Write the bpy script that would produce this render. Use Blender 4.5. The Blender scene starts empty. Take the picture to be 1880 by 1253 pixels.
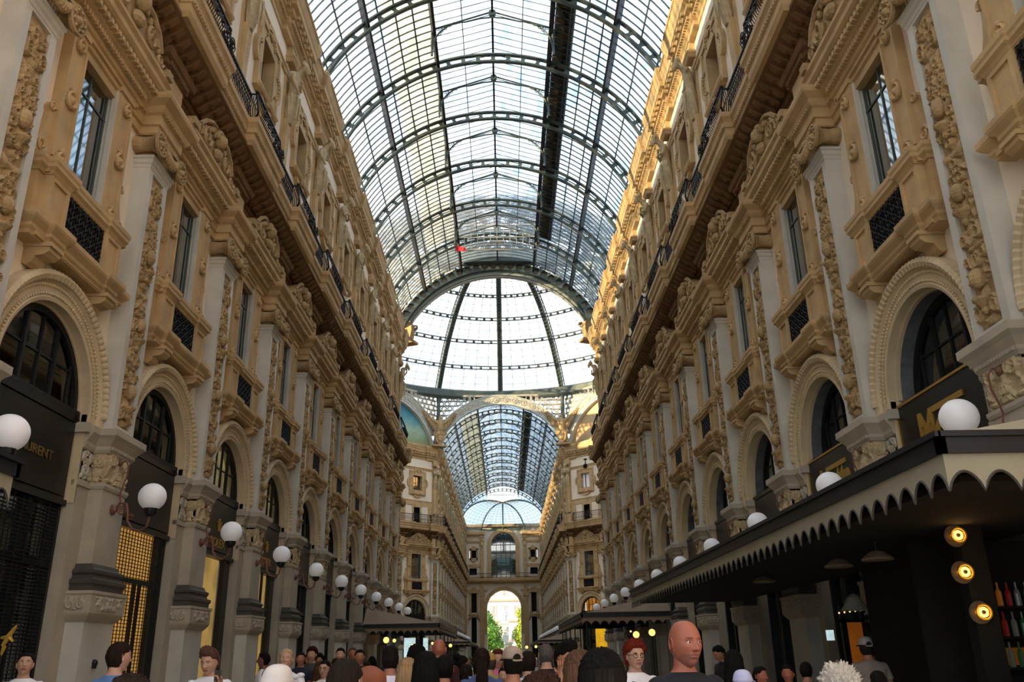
import bpy, math, random
import numpy as np
from math import pi, sin, cos, radians, sqrt, atan2
from mathutils import Matrix, Vector
random.seed(7); np.random.seed(7)
C = bpy.context.scene.collection
sc = bpy.context.scene
# ---------------------------------------------------------------- camera
CAM = Vector((0.2026, 0.0, 1.75))
PITCH, YAW, ROLL, FPX = radians(20.2129), radians(0.76748), radians(1.11751), 1565.77
cd = bpy.data.cameras.new('camera'); cam = bpy.data.objects.new('camera', cd); C.objects.link(cam)
R0 = Vector((cos(YAW), -sin(YAW), 0)); F0 = Vector((sin(YAW), cos(YAW), 0)); Z0 = Vector((0, 0, 1))
fw = F0*cos(PITCH)+Z0*sin(PITCH); u0 = Z0*cos(PITCH)-F0*sin(PITCH)
rt = R0*cos(ROLL)-u0*sin(ROLL); up = R0*sin(ROLL)+u0*cos(ROLL)
M = Matrix.Identity(4)
for i in range(3):
    M[i][0], M[i][1], M[i][2], M[i][3] = rt[i], up[i], -fw[i], CAM[i]
cam.matrix_world = M
cd.sensor_width = 36; cd.sensor_fit = 'HORIZONTAL'; cd.lens = FPX*36/1880; cd.clip_start = 0.05; cd.clip_end = 900
sc.camera = cam
# ---------------------------------------------------------------- world, sun, exposure
w = bpy.data.worlds.new('sky'); sc.world = w; w.use_nodes = True
nt = w.node_tree; nt.nodes.clear()
def wn(t, **k):
    n = nt.nodes.new(t)
    for a, b in k.items(): setattr(n, a, b)
    return n
tc = wn('ShaderNodeTexCoord'); no = wn('ShaderNodeTexNoise'); rp = wn('ShaderNodeValToRGB'); bg = wn('ShaderNodeBackground'); wo = wn('ShaderNodeOutputWorld')
no.inputs['Scale'].default_value = 3.2; no.inputs['Detail'].default_value = 5
nt.links.new(tc.outputs['Generated'], no.inputs['Vector']); nt.links.new(no.outputs['Fac'], rp.inputs['Fac'])
rp.color_ramp.elements[0].position = .38; rp.color_ramp.elements[0].color = (.60, .77, .97, 1)
rp.color_ramp.elements[1].position = .60; rp.color_ramp.elements[1].color = (1, .99, .96, 1)
nt.links.new(rp.outputs['Color'], bg.inputs['Color']); bg.inputs['Strength'].default_value = 2.1
nt.links.new(bg.outputs['Background'], wo.inputs['Surface'])
sl = bpy.data.lights.new('sun', 'SUN'); sl.energy = 13.0; sl.angle = radians(.6); sl.color = (1, .72, .38)
so = bpy.data.objects.new('sun', sl); C.objects.link(so); so.location = (-60, -20, 40)
so.rotation_euler = Vector((.90, .38, -.122)).to_track_quat('-Z', 'Y').to_euler()
sc.view_settings.view_transform = 'Standard'; sc.view_settings.look = 'None'; sc.view_settings.gamma = 1
sc.view_settings.exposure = 0.2
try: sc.view_settings.use_curve_mapping = False
except Exception: pass
cy = sc.cycles; cy.max_bounces = 7; cy.diffuse_bounces = 4; cy.glossy_bounces = 3; cy.transmission_bounces = 3; cy.transparent_max_bounces = 24
cy.sample_clamp_indirect = 4.0; cy.caustics_reflective = False; cy.caustics_refractive = False
try: cy.use_denoising = True; cy.denoiser = 'OPENIMAGEDENOISE'
except Exception: pass
# ---------------------------------------------------------------- materials
def lin(h):
    r = [int(h[i:i+2], 16)/255 for i in (0, 2, 4)]
    return tuple(((c+.055)/1.055)**2.4 if c > .04045 else c/12.92 for c in r)+(1,)
def mat(name, col, rough=.6, metal=0, var=.12, scale=3.0, bump=0.0, bscale=30, emit=None, es=0, spec=.4, dirt=0):
    m = bpy.data.materials.new(name); m.use_nodes = True; n = m.node_tree; b = n.nodes['Principled BSDF']
    c = lin(col) if isinstance(col, str) else col
    b.inputs['Roughness'].default_value = rough; b.inputs['Metallic'].default_value = metal
    b.inputs['Specular IOR Level'].default_value = spec
    g = n.nodes.new('ShaderNodeNewGeometry')
    nz = n.nodes.new('ShaderNodeTexNoise'); nz.inputs['Scale'].default_value = scale; nz.inputs['Detail'].default_value = 4
    n.links.new(g.outputs['Position'], nz.inputs['Vector'])
    r = n.nodes.new('ShaderNodeValToRGB'); n.links.new(nz.outputs['Fac'], r.inputs['Fac'])
    r.color_ramp.elements[0].position = .3; r.color_ramp.elements[1].position = .7
    r.color_ramp.elements[0].color = tuple(x*(1-var) for x in c[:3])+(1,)
    r.color_ramp.elements[1].color = tuple(min(1, x*(1+var)) for x in c[:3])+(1,)
    n.links.new(r.outputs['Color'], b.inputs['Base Color'])
    if bump:
        t = n.nodes.new('ShaderNodeTexCoord')
        n2 = n.nodes.new('ShaderNodeTexNoise'); n2.inputs['Scale'].default_value = bscale; n2.inputs['Detail'].default_value = 3
        n.links.new(t.outputs['Object'], n2.inputs['Vector'])
        bp = n.nodes.new('ShaderNodeBump'); bp.inputs['Strength'].default_value = bump; bp.inputs['Distance'].default_value = .02
        n.links.new(n2.outputs['Fac'], bp.inputs['Height']); n.links.new(bp.outputs['Normal'], b.inputs['Normal'])
    if emit:
        b.inputs['Emission Color'].default_value = lin(emit); b.inputs['Emission Strength'].default_value = es
    return m
def glassmat(name, tint, gloss=.1, transl=0.0, rough=.03, pane=False):
    m = bpy.data.materials.new(name); m.use_nodes = True; n = m.node_tree; n.nodes.clear()
    o = n.nodes.new('ShaderNodeOutputMaterial'); t = n.nodes.new('ShaderNodeBsdfTransparent'); t.inputs['Color'].default_value = lin(tint)
    g = n.nodes.new('ShaderNodeBsdfGlossy'); g.inputs['Roughness'].default_value = rough
    f = n.nodes.new('ShaderNodeLayerWeight'); p5 = n.nodes.new('ShaderNodeMath'); p5.operation = 'POWER'; p5.inputs[1].default_value = 5; n.links.new(f.outputs['Facing'], p5.inputs[0])
    a = n.nodes.new('ShaderNodeMath'); a.operation = 'MULTIPLY_ADD'; a.inputs[1].default_value = .7; a.inputs[2].default_value = gloss
    n.links.new(p5.outputs[0], a.inputs[0])
    x = n.nodes.new('ShaderNodeMixShader'); n.links.new(a.outputs[0], x.inputs['Fac']); n.links.new(t.outputs[0], x.inputs[1]); n.links.new(g.outputs[0], x.inputs[2])
    last = x
    if pane:
        g2 = n.nodes.new('ShaderNodeNewGeometry'); mp = n.nodes.new('ShaderNodeMapping'); mp.inputs['Scale'].default_value = (2.2, .5, 1.1); z2 = n.nodes.new('ShaderNodeTexNoise'); z2.inputs['Scale'].default_value = 1.0; z2.inputs['Detail'].default_value = 3; r2 = n.nodes.new('ShaderNodeValToRGB')
        r2.color_ramp.elements[0].position = .36; r2.color_ramp.elements[1].position = .62; r2.color_ramp.elements[0].color = lin('a3b8ca'); r2.color_ramp.elements[1].color = lin('e2eaf0')
        n.links.new(g2.outputs['Position'], mp.inputs['Vector']); n.links.new(mp.outputs[0], z2.inputs['Vector']); n.links.new(z2.outputs['Fac'], r2.inputs['Fac']); n.links.new(r2.outputs['Color'], t.inputs['Color'])
    if transl:
        d = n.nodes.new('ShaderNodeBsdfTranslucent'); d.inputs['Color'].default_value = (.9, .93, .95, 1)
        y = n.nodes.new('ShaderNodeMixShader'); y.inputs['Fac'].default_value = transl
        n.links.new(x.outputs[0], y.inputs[1]); n.links.new(d.outputs[0], y.inputs[2]); last = y
    n.links.new(last.outputs[0], o.inputs['Surface']); return m
m_plaster = mat('plaster', 'ebdcc8', .85, var=.07, scale=.7, bump=.15, bscale=60)
m_plaster2 = mat('pale_plaster', 'e0d6c4', .85, var=.05, scale=.7)
m_ochre = mat('ochre_stone', 'bd9f74', .75, var=.16, scale=1.6, bump=.25, bscale=25)
m_ochre_d = mat('carved_ochre', 'ab9068', .8, var=.22, scale=3.5, bump=.9, bscale=26)
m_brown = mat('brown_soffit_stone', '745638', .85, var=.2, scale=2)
m_marble = mat('grey_marble', 'c6c2b8', .5, var=.12, scale=1.3, bump=.05)
m_warmst = mat('warm_grey_stone', 'b0a594', .65, var=.12, scale=1.8, bump=.15)
m_carv = mat('carved_stone', 'bba886', .75, var=.2, scale=4, bump=.8, bscale=30)
m_darkst = mat('dark_stone_base', '4a4540', .6, var=.2, scale=3)
m_arch = mat('cream_stone', 'c9b594', .75, var=.1, scale=2, bump=.2)
m_relief = mat('relief_ochre', 'b8976a', .8, var=.25, scale=6)
m_iron = mat('dark_iron', '1c1d20', .5, .3, var=.2, scale=8)
m_steel = mat('grey_green_iron', '4d5856', .55, .2, var=.15, scale=2)
m_bars = mat('glazing_bar_iron', '46545a', .6, .1, var=.15)
m_glass = glassmat('roof_glass', 'eef6fa', .03, .10, pane=True)
m_wglass = glassmat('window_glass', '6f8583', .42)
m_dglass = glassmat('dark_shop_glass', '3a3c3c', .16)
m_dglass_roof = glassmat('clear_dome_glass', 'fafcfd', .03, .08)
m_glass2 = glassmat('hazy_end_glass', 'b4c6d0', .05, .08)
m_sglass = glassmat('clear_shop_glass', 'c8ccc8', .06)
m_slate = mat('slate_lining', '5f6468', .5, var=.25, scale=5)
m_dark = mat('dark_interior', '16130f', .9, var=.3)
m_curt = mat('pale_curtain', 'b9b7aa', .9, var=.1, scale=2)
m_white = mat('white_globe', 'f2f0f6', .3, var=.01, emit='ffffff', es=.06)
m_copper = mat('copper_bracket', '7b5548', .5, .4)
m_gold = mat('gold_letters', 'c9a24a', .35, .7, var=.1)
m_black = mat('black_panel', '101010', .35, var=.3)
m_floor = mat('mosaic_floor', '8f8674', .35, var=.3, scale=1.5)
m_cream = mat('cream_canvas', 'a09a86', .8, var=.08, scale=2)
m_ctan = mat('tan_canvas', '94806a', .8, var=.1, scale=2)
m_navy = mat('navy_fascia', '15171f', .4, var=.2)
m_red = mat('red_cloth', 'd8262a', .7)
# ---------------------------------------------------------------- mesh builder
class MB:
    def __init__(s): s.v = []; s.f = []; s.n = 0; s.mi = []; s.cur = 0
    def add(s, v, f):
        v = np.asarray(v, float).reshape(-1, 3); k = s.n; s.v.append(v); s.n += len(v)
        s.f += [tuple(i+k for i in q) for q in f]; s.mi += [s.cur]*len(f); return s
    def box(s, x0, x1, y0, y1, z0, z1):
        v = [(x, y, z) for x in (x0, x1) for y in (y0, y1) for z in (z0, z1)]
        return s.add(v, [(0, 1, 3, 2), (4, 6, 7, 5), (0, 4, 5, 1), (2, 3, 7, 6), (0, 2, 6, 4), (1, 5, 7, 3)])
    def grid(s, P, cu=False, cv=False):
        P = np.asarray(P); a, b = P.shape[:2]; f = []
        for i in range(a if cu else a-1):
            for j in range(b if cv else b-1):
                i2, j2 = (i+1) % a, (j+1) % b
                f.append((i*b+j, i2*b+j, i2*b+j2, i*b+j2))
        return s.add(P.reshape(-1, 3), f)
    def prism(s, poly, d0, d1, fn=None):
        """poly: list of (t,z) in the wall plane, extruded along d (local x)"""
        n = len(poly); v = [(d0, t, z) for t, z in poly]+[(d1, t, z) for t, z in poly]
        if fn: v = [fn(p) for p in v]
        f = [(i, (i+1) % n, n+(i+1) % n, n+i) for i in range(n)]+[tuple(range(n))[::-1], tuple(range(n, 2*n))]
        return s.add(v, f)
    def tube(s, pts, r, n=6, caps=True):
        pts = [Vector(p) for p in pts]; m = len(pts)
        rr = r if hasattr(r, '__len__') else [r]*m
        T = [(pts[min(i+1, m-1)]-pts[max(i-1, 0)]).normalized() for i in range(m)]
        a = Vector((0, 0, 1)) if abs(T[0].z) < .9 else Vector((1, 0, 0)); G = []
        for i in range(m):
            x = (a-T[i]*a.dot(T[i]))
            if x.length < 1e-6: x = T[i].orthogonal()
            x.normalize(); a = x; y = T[i].cross(x)
            G.append([pts[i]+(x*cos(2*pi*k/n)+y*sin(2*pi*k/n))*rr[i] for k in range(n)])
        k = s.n; s.grid(np.array([[list(p) for p in g] for g in G]), cv=True)
        if caps:
            s.f += [tuple(k+i for i in range(n))[::-1], tuple(k+(m-1)*n+i for i in range(n))]; s.mi += [s.cur]*2
        return s
    def lathe(s, prof, c=(0, 0, 0), n=16, sq=False, axis='z'):
        c = np.array(c, float); G = []
        for r, h in prof:
            row = []
            for k in range(n):
                a = 2*pi*k/n; x, y = r*cos(a), r*sin(a)
                p = (x, y, h) if axis == 'z' else ((h, x, y) if axis == 'x' else (x, h, y))
                row.append(c+p)
            G.append(row)
        k = s.n; s.grid(np.array(G), cv=True)
        m = len(prof); s.f += [tuple(k+i for i in range(n))[::-1], tuple(k+(m-1)*n+i for i in range(n))]; s.mi += [s.cur]*2
        return s
    def ball(s, c, r, n=10, m=7):
        r = r if hasattr(r, '__len__') else (r, r, r)
        G = [[(c[0]+r[0]*sin(pi*i/m)*cos(2*pi*k/n), c[1]+r[1]*sin(pi*i/m)*sin(2*pi*k/n), c[2]+r[2]*cos(pi*i/m)) for k in range(n)] for i in [.06]+list(range(1, m))+[m-.06]]
        k = s.n; s.grid(np.array(G), cv=True); return s
    def sweep(s, path, prof, closed=False):
        """path [(t,d)] going +t; prof [(o,z)] offset outward (+d side); mitred corners"""
        P = [np.array(p, float) for p in path]; m = len(P); G = []
        for i in range(m):
            a = P[i]-P[i-1] if i > 0 else P[1]-P[0]; b = P[i+1]-P[i] if i < m-1 else a
            a = a/np.linalg.norm(a); b = b/np.linalg.norm(b)
            na = np.array((-a[1], a[0])); nb = np.array((-b[1], b[0]))
            mm = (na+nb)/max(.2, 1+na.dot(nb))
            G.append([(P[i][1]+mm[1]*o, P[i][0]+mm[0]*o, z) for o, z in prof])
        k = s.n; q = len(prof); s.grid(np.array(G))
        s.f += [tuple(k+i for i in range(q)), tuple(k+(m-1)*q+i for i in range(q))[::-1]]; s.mi += [s.cur]*2
        return s
    def build(s, name, material=None, parent=None, smooth=False, link=True):
        me = bpy.data.meshes.new(name)
        if s.n:
            v = np.concatenate(s.v)
            me.from_pydata(v.tolist(), [], s.f)
        mats = material if isinstance(material, (list, tuple)) else [material]
        for m in mats: me.materials.append(m)
        if len(mats) > 1: me.polygons.foreach_set('material_index', s.mi)
        if smooth: me.polygons.foreach_set('use_smooth', [True]*len(me.polygons))
        me.update()
        o = bpy.data.objects.new(name, me)
        if link: C.objects.link(o)
        if parent: o.parent = parent
        return o
def ret(w, d0, d1, T):
    """plan path for a run from -T to T with a break-forward of half width w at the pier t=0"""
    return [(-T, d0), (-w, d0), (-w, d1), (w, d1), (w, d0), (T, d0)]
def tag(o, label=None, cat=None, group=None, kind=None):
    if label: o['label'] = label
    if cat: o['category'] = cat
    if group: o['group'] = group
    if kind: o['kind'] = kind
    return o
def empty(name, loc=(0, 0, 0), rz=0, parent=None):
    o = bpy.data.objects.new(name, None); C.objects.link(o); o.location = loc; o.rotation_euler = (0, 0, rz); o.empty_display_size = .2
    if parent: o.parent = parent
    return o
def kids(o): return [c for c in KID.get(o.name, [])]
KID = {}
def reg(o):
    """remember the tree of a prototype"""
    for c in C.objects:
        if c.parent: KID.setdefault(c.parent.name, [])
    return o
def tree_of(o, allobs):
    return [(c, tree_of(c, allobs)) for c in allobs if c.parent == o]
def dup_tree(o, tree, parent=None):
    c = o.copy(); C.objects.link(c)
    if parent: c.parent = parent
    for ch, sub in tree: dup_tree(ch, sub, c)
    return c
class Proto:
    """a built thing that can be set down again and again; the first placement uses the thing itself"""
    def __init__(s, root, recent): s.root = root; s.tree = tree_of(root, recent); s.used = False
    def put(s, loc, rz=0):
        if not s.used: s.used = True; c = s.root
        else: c = dup_tree(s.root, s.tree)
        c.location = loc; c.rotation_euler = (0, 0, rz); return c
def since(n): return list(C.objects)[n:]
# ================================================================ facade modules (x = out of the wall, y = along, z = up)
BAY, P0, WX = 4.9, 16.03, 7.45
H2 = BAY/2
def bpath(w, d0, d1): return [(-H2, d1), (-H2+w, d1), (-H2+w, d0), (H2-w, d0), (H2-w, d1), (H2, d1)]
def heightfield(mb, f, t0, t1, z0, z1, nt_, nz, amp, base, plane='front', skirt=True):
    """carved relief: f(T,Z) -> 0..1 ; plane front: x = base+h"""
    T = np.linspace(t0, t1, nt_); Z = np.linspace(z0, z1, nz); TT, ZZ = np.meshgrid(T, Z, indexing='ij')
    Hh = f(TT, ZZ)*amp
    Hh[0, :] = Hh[-1, :] = 0; Hh[:, 0] = Hh[:, -1] = 0
    if plane == 'front': P = np.stack([base+Hh, TT, ZZ], -1)
    elif plane == 'side-': P = np.stack([TT, base-Hh, ZZ], -1)
    else: P = np.stack([TT, base+Hh, ZZ], -1)
    mb.grid(P)
def motif(seed, t0, t1, z0, z1, n, size, sym=True):
    rs = np.random.RandomState(seed); tc_ = (t0+t1)/2; S = []
    for i in range(n):
        t = rs.uniform(0, (t1-t0)/2); z = rs.uniform(z0, z1); a = rs.uniform(0, pi); L = size*rs.uniform(.5, 1.2); W = L*rs.uniform(.25, .5); k = rs.rand()
        for sg in ((1, -1) if sym else (rs.choice([-1, 1]),)): S.append((tc_+sg*t, z, a*sg, L, W, k))
    zz = z0
    while zz < z1:
        S.append((tc_, zz, 0 if rs.rand() < .5 else pi/2, size*rs.uniform(.7, 1.3), size*rs.uniform(.4, .8), .1)); zz += size*1.6
    def f(T, Z):
        h = np.zeros_like(T)
        for t, z, a, L, W, k in S:
            dt, dz = T-t, Z-z
            if k > .72:
                r = np.hypot(dt, dz)/L; g = np.clip(1-((r-.7)/.28)**2, 0, 1)
            else:
                u = (dt*cos(a)+dz*sin(a))/L; v = (-dt*sin(a)+dz*cos(a))/W; g = np.clip(1-u*u-v*v, 0, 1)**.5*(.6+.4*k)
            h = np.maximum(h, g)
        return h
    return f
def arcpts(r, zc, a0, a1, n): return [(r*cos(a0+(a1-a0)*i/n), zc+r*sin(a0+(a1-a0)*i/n)) for i in range(n+1)]
def ringsweep(mb, prof, zc, a0=0, a1=pi, n=40, stilt=0, xs=0):
    """prof [(r, d)] closed loop swept round an arch"""
    G = []
    A = [(a0+(a1-a0)*i/n, 0) for i in range(n+1)]
    for a, _ in A: G.append([(d, xs+r*cos(a), zc+r*sin(a)) for r, d in prof])
    if stilt:
        G = [[(p[0], p[1], p[2]-stilt) for p in G[0]]]+G+[[(p[0], p[1], p[2]-stilt) for p in G[-1]]]
    mb.grid(np.array(G), cv=True)
def scroll(mb, c, r, turns=1.6, x=0, w=.04, thick=.03, flip=1, n=26, z0=0):
    pts = []
    for i in range(n+1):
        u = i/n; a = z0+flip*turns*2*pi*u; rr = r*(1-.82*u); pts.append((x, c[0]+rr*cos(a), c[1]+rr*sin(a)))
    mb.tube(pts, [thick*(1-.4*i/n) for i in range(n+1)], 5)
# ---- wall panel
AR, AZ = 1.52, 6.0
def wall_panel():
    mb = MB(); T = H2
    ts = [-T, -AR, -.95, -.72, -.62, -.5, .5, .62, .72, .95, AR, T]; zs = [0, 6.0, 7.6, 9.62, 12.56, 15.55, 17.3, 19.2, 20.8, 24.3]
    def solid(t, z):
        if abs(t) < AR and z < 7.6: return False
        if abs(t) < .72 and 9.62 < z < 12.56: return False
        if abs(t) < .5 and 15.55 < z < 17.3: return False
        if abs(t) < .62 and 19.2 < z < 20.8: return False
        return True
    for i in range(len(ts)-1):
        for j in range(len(zs)-1):
            if solid((ts[i]+ts[i+1])/2, (zs[j]+zs[j+1])/2):
                a, b, c, d = ts[i], ts[i+1], zs[j], zs[j+1]
                mb.add([(0, a, c), (0, b, c), (0, b, d), (0, a, d)], [(0, 1, 2, 3)])
    A = arcpts(AR, AZ, 0, pi, 24)
    for i in range(24):
        (a, b), (c, d) = A[i], A[i+1]; mb.add([(0, a, b), (0, a, 7.6), (0, c, 7.6), (0, c, d)], [(0, 1, 2, 3)])
    # back skin so the wall has thickness
    mb.box(-.75, -.6, -T, T, 7.7, 9.5); mb.box(-.75, -.6, -T, T, 12.62, 15.45); mb.box(-.75, -.6, -T, T, 17.4, 19.1); mb.box(-.75, -.6, -T, T, 20.9, 24.3)
    for a, b in ((-T, -AR-.03), (AR+.03, T)): mb.box(-.75, -.02, a, b, 0, 24.2)
    return mb
def reveal(mb, t, z0, z1, d0, d1, th=.03):
    mb.box(d1, d0, -t-th, -t, z0, z1); mb.box(d1, d0, t, t+th, z0, z1); mb.box(d1, d0, -t-th, t+th, z1, z1+th); mb.box(d1, d0, -t-th, t+th, z0-th, z0)
PR_ARCHI = [(-.36, 12.25), (0, 12.25), (.05, 12.25), (.05, 12.42), (.1, 12.44), (.1, 12.66), (.16, 12.7), (.2, 12.76), (.2, 12.84), (.34, 12.94), (.36, 13.0), (.36, 13.08), (0, 13.12)]
PR_DENT = [(-.36, 13.93), (.03, 13.93), (.04, 14.01), (.1, 14.03), (.1, 14.17), (.19, 14.21), (.22, 14.29), (.22, 14.38), (-.05, 14.4)]
PR_LIP = [(-1.05, 14.72), (-.06, 14.72), (0, 14.84), (0, 15.03), (.04, 15.05), (.04, 15.2), (.08, 15.28), (.12, 15.33), (.12, 15.48), (-1.1, 15.5)]
PR_CROWN = [(-.2, 22.72), (0, 22.72), (.05, 22.74), (.05, 22.92), (.12, 22.98), (.16, 23.02), (.16, 23.2), (.3, 23.26), (.3, 23.44), (.44, 23.5), (.46, 23.72), (.5, 23.78), (.58, 24.02), (.6, 24.1), (.6, 24.28), (-.5, 24.32)]
PR_STR = [(0, 21.5), (.08, 21.52), (.08, 21.58), (.04, 21.6), (.04, 21.68), (.1, 21.72), (.1, 21.78), (0, 21.8)]
def dentils(mb, path, o0, o1, z0, z1, step, wd):
    for (a, b), (c, d) in zip(path[:-1], path[1:]):
        if abs(b-d) > 1e-6: continue
        n = max(1, int((c-a)/step)); s_ = (c-a)/n
        for i in range(n):
            t = a+(i+.5)*s_; mb.box(b+o0, b+o1, t-wd/2, t+wd/2, z0, z1)
def make_wall(name):
    n0 = len(C.objects)
    root = wall_panel().build(name, m_plaster); root['kind'] = 'structure'
    mb = MB(); mb.sweep(bpath(.52, .03, .4), PR_ARCHI); dentils(mb, bpath(.52, .03, .4), .1, .19, 12.68, 12.75, .09, .05); mb.build('architrave', m_ochre, root)
    mb = MB(); mb.sweep(bpath(.45, .03, .38), [(-.3, 13.05), (.03, 13.05), (.03, 13.98), (-.3, 13.98)]); mb.build('frieze', m_ochre, root)
    p = bpath(.55, .04, .36)
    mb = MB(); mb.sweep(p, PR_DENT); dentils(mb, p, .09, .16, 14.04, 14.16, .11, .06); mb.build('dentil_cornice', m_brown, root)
    p = bpath(1.3, .84, 1.1)
    mb = MB(); mb.sweep(p, PR_LIP); dentils(mb, p, .03, .07, 15.07, 15.19, .11, .06); mb.build('balcony_slab', m_ochre, root)
    mb = MB(); mb.prism([(0, 0)]*0 or [(-H2, 14.36), (H2, 14.36), (H2, 14.8), (-H2, 14.8)], 0, .34); P_ = [(.34, 14.38), (.92, 14.72), (.92, 14.8), (.34, 14.8)]; mb.add([(x, -H2, z) for x, z in P_]+[(x, H2, z) for x, z in P_], [(0, 1, 5, 4), (1, 2, 6, 5), (0, 3, 2, 1)])
    k = int(round(BAY/.35))
    for i in range(k):
        t = -H2+(i+.5)*BAY/k
        mb.prism([(0, 0)], 0, 0) if False else None
        prof = [(.3, 14.5), (.34, 14.28), (.46, 14.32), (.58, 14.46), (.7, 14.48), (.84, 14.62), (.86, 14.76), (.5, 14.7)]
        v = [(x, t-.07, z) for x, z in prof]+[(x, t+.07, z) for x, z in prof]; q = len(prof)
        mb.add(v, [(j, (j+1) % q, q+(j+1) % q, q+j) for j in range(q)]+[tuple(range(q))[::-1], tuple(range(q, 2*q))])
        mb.lathe([(.001, -.05), (.06, -.03), (.085, 0)], (.6, t+.175, 14.54), 6)
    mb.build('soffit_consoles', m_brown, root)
    mb = MB()
    for a, b in ((-H2, -.95), (.95, H2)): mb.box(0, .06, a, b, 17.5, 18.0)
    mb.box(0, .06, -.95, .95, 17.5, 18.0); mb.box(0, .10, -H2, H2, 17.98, 18.08)
    for sg in (-1, 1): mb.box(0, .05, sg*.55-.12, sg*.55+.12, 15.5, 17.5); mb.box(0, .05, sg*1.9-.3, sg*1.9+.3, 15.5, 17.5)
    mb.box(0, .05, -.7, .7, 17.3, 17.5)
    mb.sweep([(-H2, .0), (H2, .0)], PR_STR); dentils(mb, [(-H2, 0), (H2, 0)], .03, .07, 21.6, 21.68, .1, .055)
    mb.build('string_course', m_ochre, root)
    p = bpath(1.2, .0, .17)
    mb = MB(); mb.sweep(p, PR_CROWN); dentils(mb, p, .14, .26, 23.04, 23.18, .15, .08); dentils(mb, p, .28, .42, 23.3, 23.46, .32, .13)
    dentils(mb, p, .55, .63, 24.05, 24.2, .1, .06)
    mb.box(-1.2, .5, -H2, H2, 24.2, 24.33); mb.build('crown_cornice', m_ochre, root)
    mb = MB(); reveal(mb, .5, 15.55, 17.3, 0, -.4); mb.box(-.5, -.4, -.6, .6, 15.5, 17.4); mb.build('knee_opening', m_dark, root)
    return Proto(root, since(n0))
# ---- arch, archivolt, window over the shopfront
def make_arch(name='arched_shopfront', dd=0.0):
    n0 = len(C.objects); root = empty(name)
    def sh(mb):
        for v in mb.v: v[:, 0] += dd
        return mb
    mb = MB()
    ringsweep(mb, [(1.5, .0), (1.5, .12), (1.56, .14), (1.6, .10), (1.8, .12), (1.84, .17), (1.93, .2), (2.0, .16), (2.02, .0)], AZ, n=44, stilt=.16)
    for i in range(66):
        a = pi*(i+.5)/66; mb.ball((.13, 1.62*cos(a), AZ+1.62*sin(a)), .028, 5, 3)
    n = 150; pts = [(.17, 1.93*cos(pi*i/n), AZ+1.93*sin(pi*i/n)) for i in range(n+1)]
    mb.tube(pts, [.075+.025*abs(sin(i*1.05)) for i in range(n+1)], 6)
    for i in range(74):
        a = pi*(i+.5)/74; mb.ball((.12, 1.77*cos(a), AZ+1.77*sin(a)), (.03, .04, .04), 5, 3)
    mb.build('archivolt', m_arch, root)
    mb = MB(); ringsweep(mb, [(1.5, .1), (1.54, .1), (1.54, -.46), (1.5, -.46)], AZ, n=30, stilt=1.6)
    ringsweep(mb, [(1.46, -.05), (1.5, -.05), (1.5, -.12), (1.46, -.12)], AZ, n=30); 
    mb.build('intrados', m_arch, root)
    mb = MB(); ringsweep(mb, [(1.34, -.34), (1.5, -.34), (1.5, -.46), (1.34, -.46)], AZ, n=30)
    for t in (-.5, .5): mb.box(-.44, -.36, t-.035, t+.035, 5.95, AZ+sqrt(1.4**2-.25))
    for t in (-1.1, 0, 1.1): mb.box(-.43, -.37, t-.015, t+.015, 5.95, AZ+sqrt(1.4**2-t*t))
    mb.box(-.46, -.29, -1.5, 1.5, 5.88, 6.04); mb.box(-.42, -.38, -1.3, 1.3, 6.66, 6.7)
    sh(mb).build('mullions', m_iron, root)
    mb = MB(); A = arcpts(1.42, AZ, 0, pi, 20); mb.prism(A, -.415, -.405); sh(mb).build('glass', m_dglass, root)
    if dd < .1: mb = MB(); ringsweep(mb, [(1.47, -.12), (1.5, -.12), (1.5, -.46), (1.47, -.46)], AZ, n=30, stilt=.1); mb.build('slate_lining', m_slate, root)
    mb = MB(); mb.box(-.62, -.3, -1.5, 1.5, 4.4, 5.9); mb.box(-.28, -.26, -1.42, 1.42, 4.5, 5.8); mb.box(-.62, -.24, -1.5, 1.5, 4.34, 4.44); mb.box(-.62, -.24, -1.5, 1.5, 5.82, 5.92)
    for v in mb.v: v[:, 0] += .22
    mb.build('fascia_panel', m_black, root)
    mb = MB()
    for t in (-1.46, 1.46, -.5, .5): mb.box(-.3, -.1, t-.05, t+.05, 0, 4.4)
    mb.box(-.28, -.12, -1.5, 1.5, 3.3, 3.42); mb.box(-.28, -.1, -1.5, 1.5, .0, .4); mb.build('shop_frame', m_black, root)
    mb = MB(); mb.box(-.21, -.205, -1.45, 1.45, .4, 4.34); mb.build('shop_glass', m_dglass, root)
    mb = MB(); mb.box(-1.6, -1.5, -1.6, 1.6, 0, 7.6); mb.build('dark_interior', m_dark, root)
    return root, n0
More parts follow.
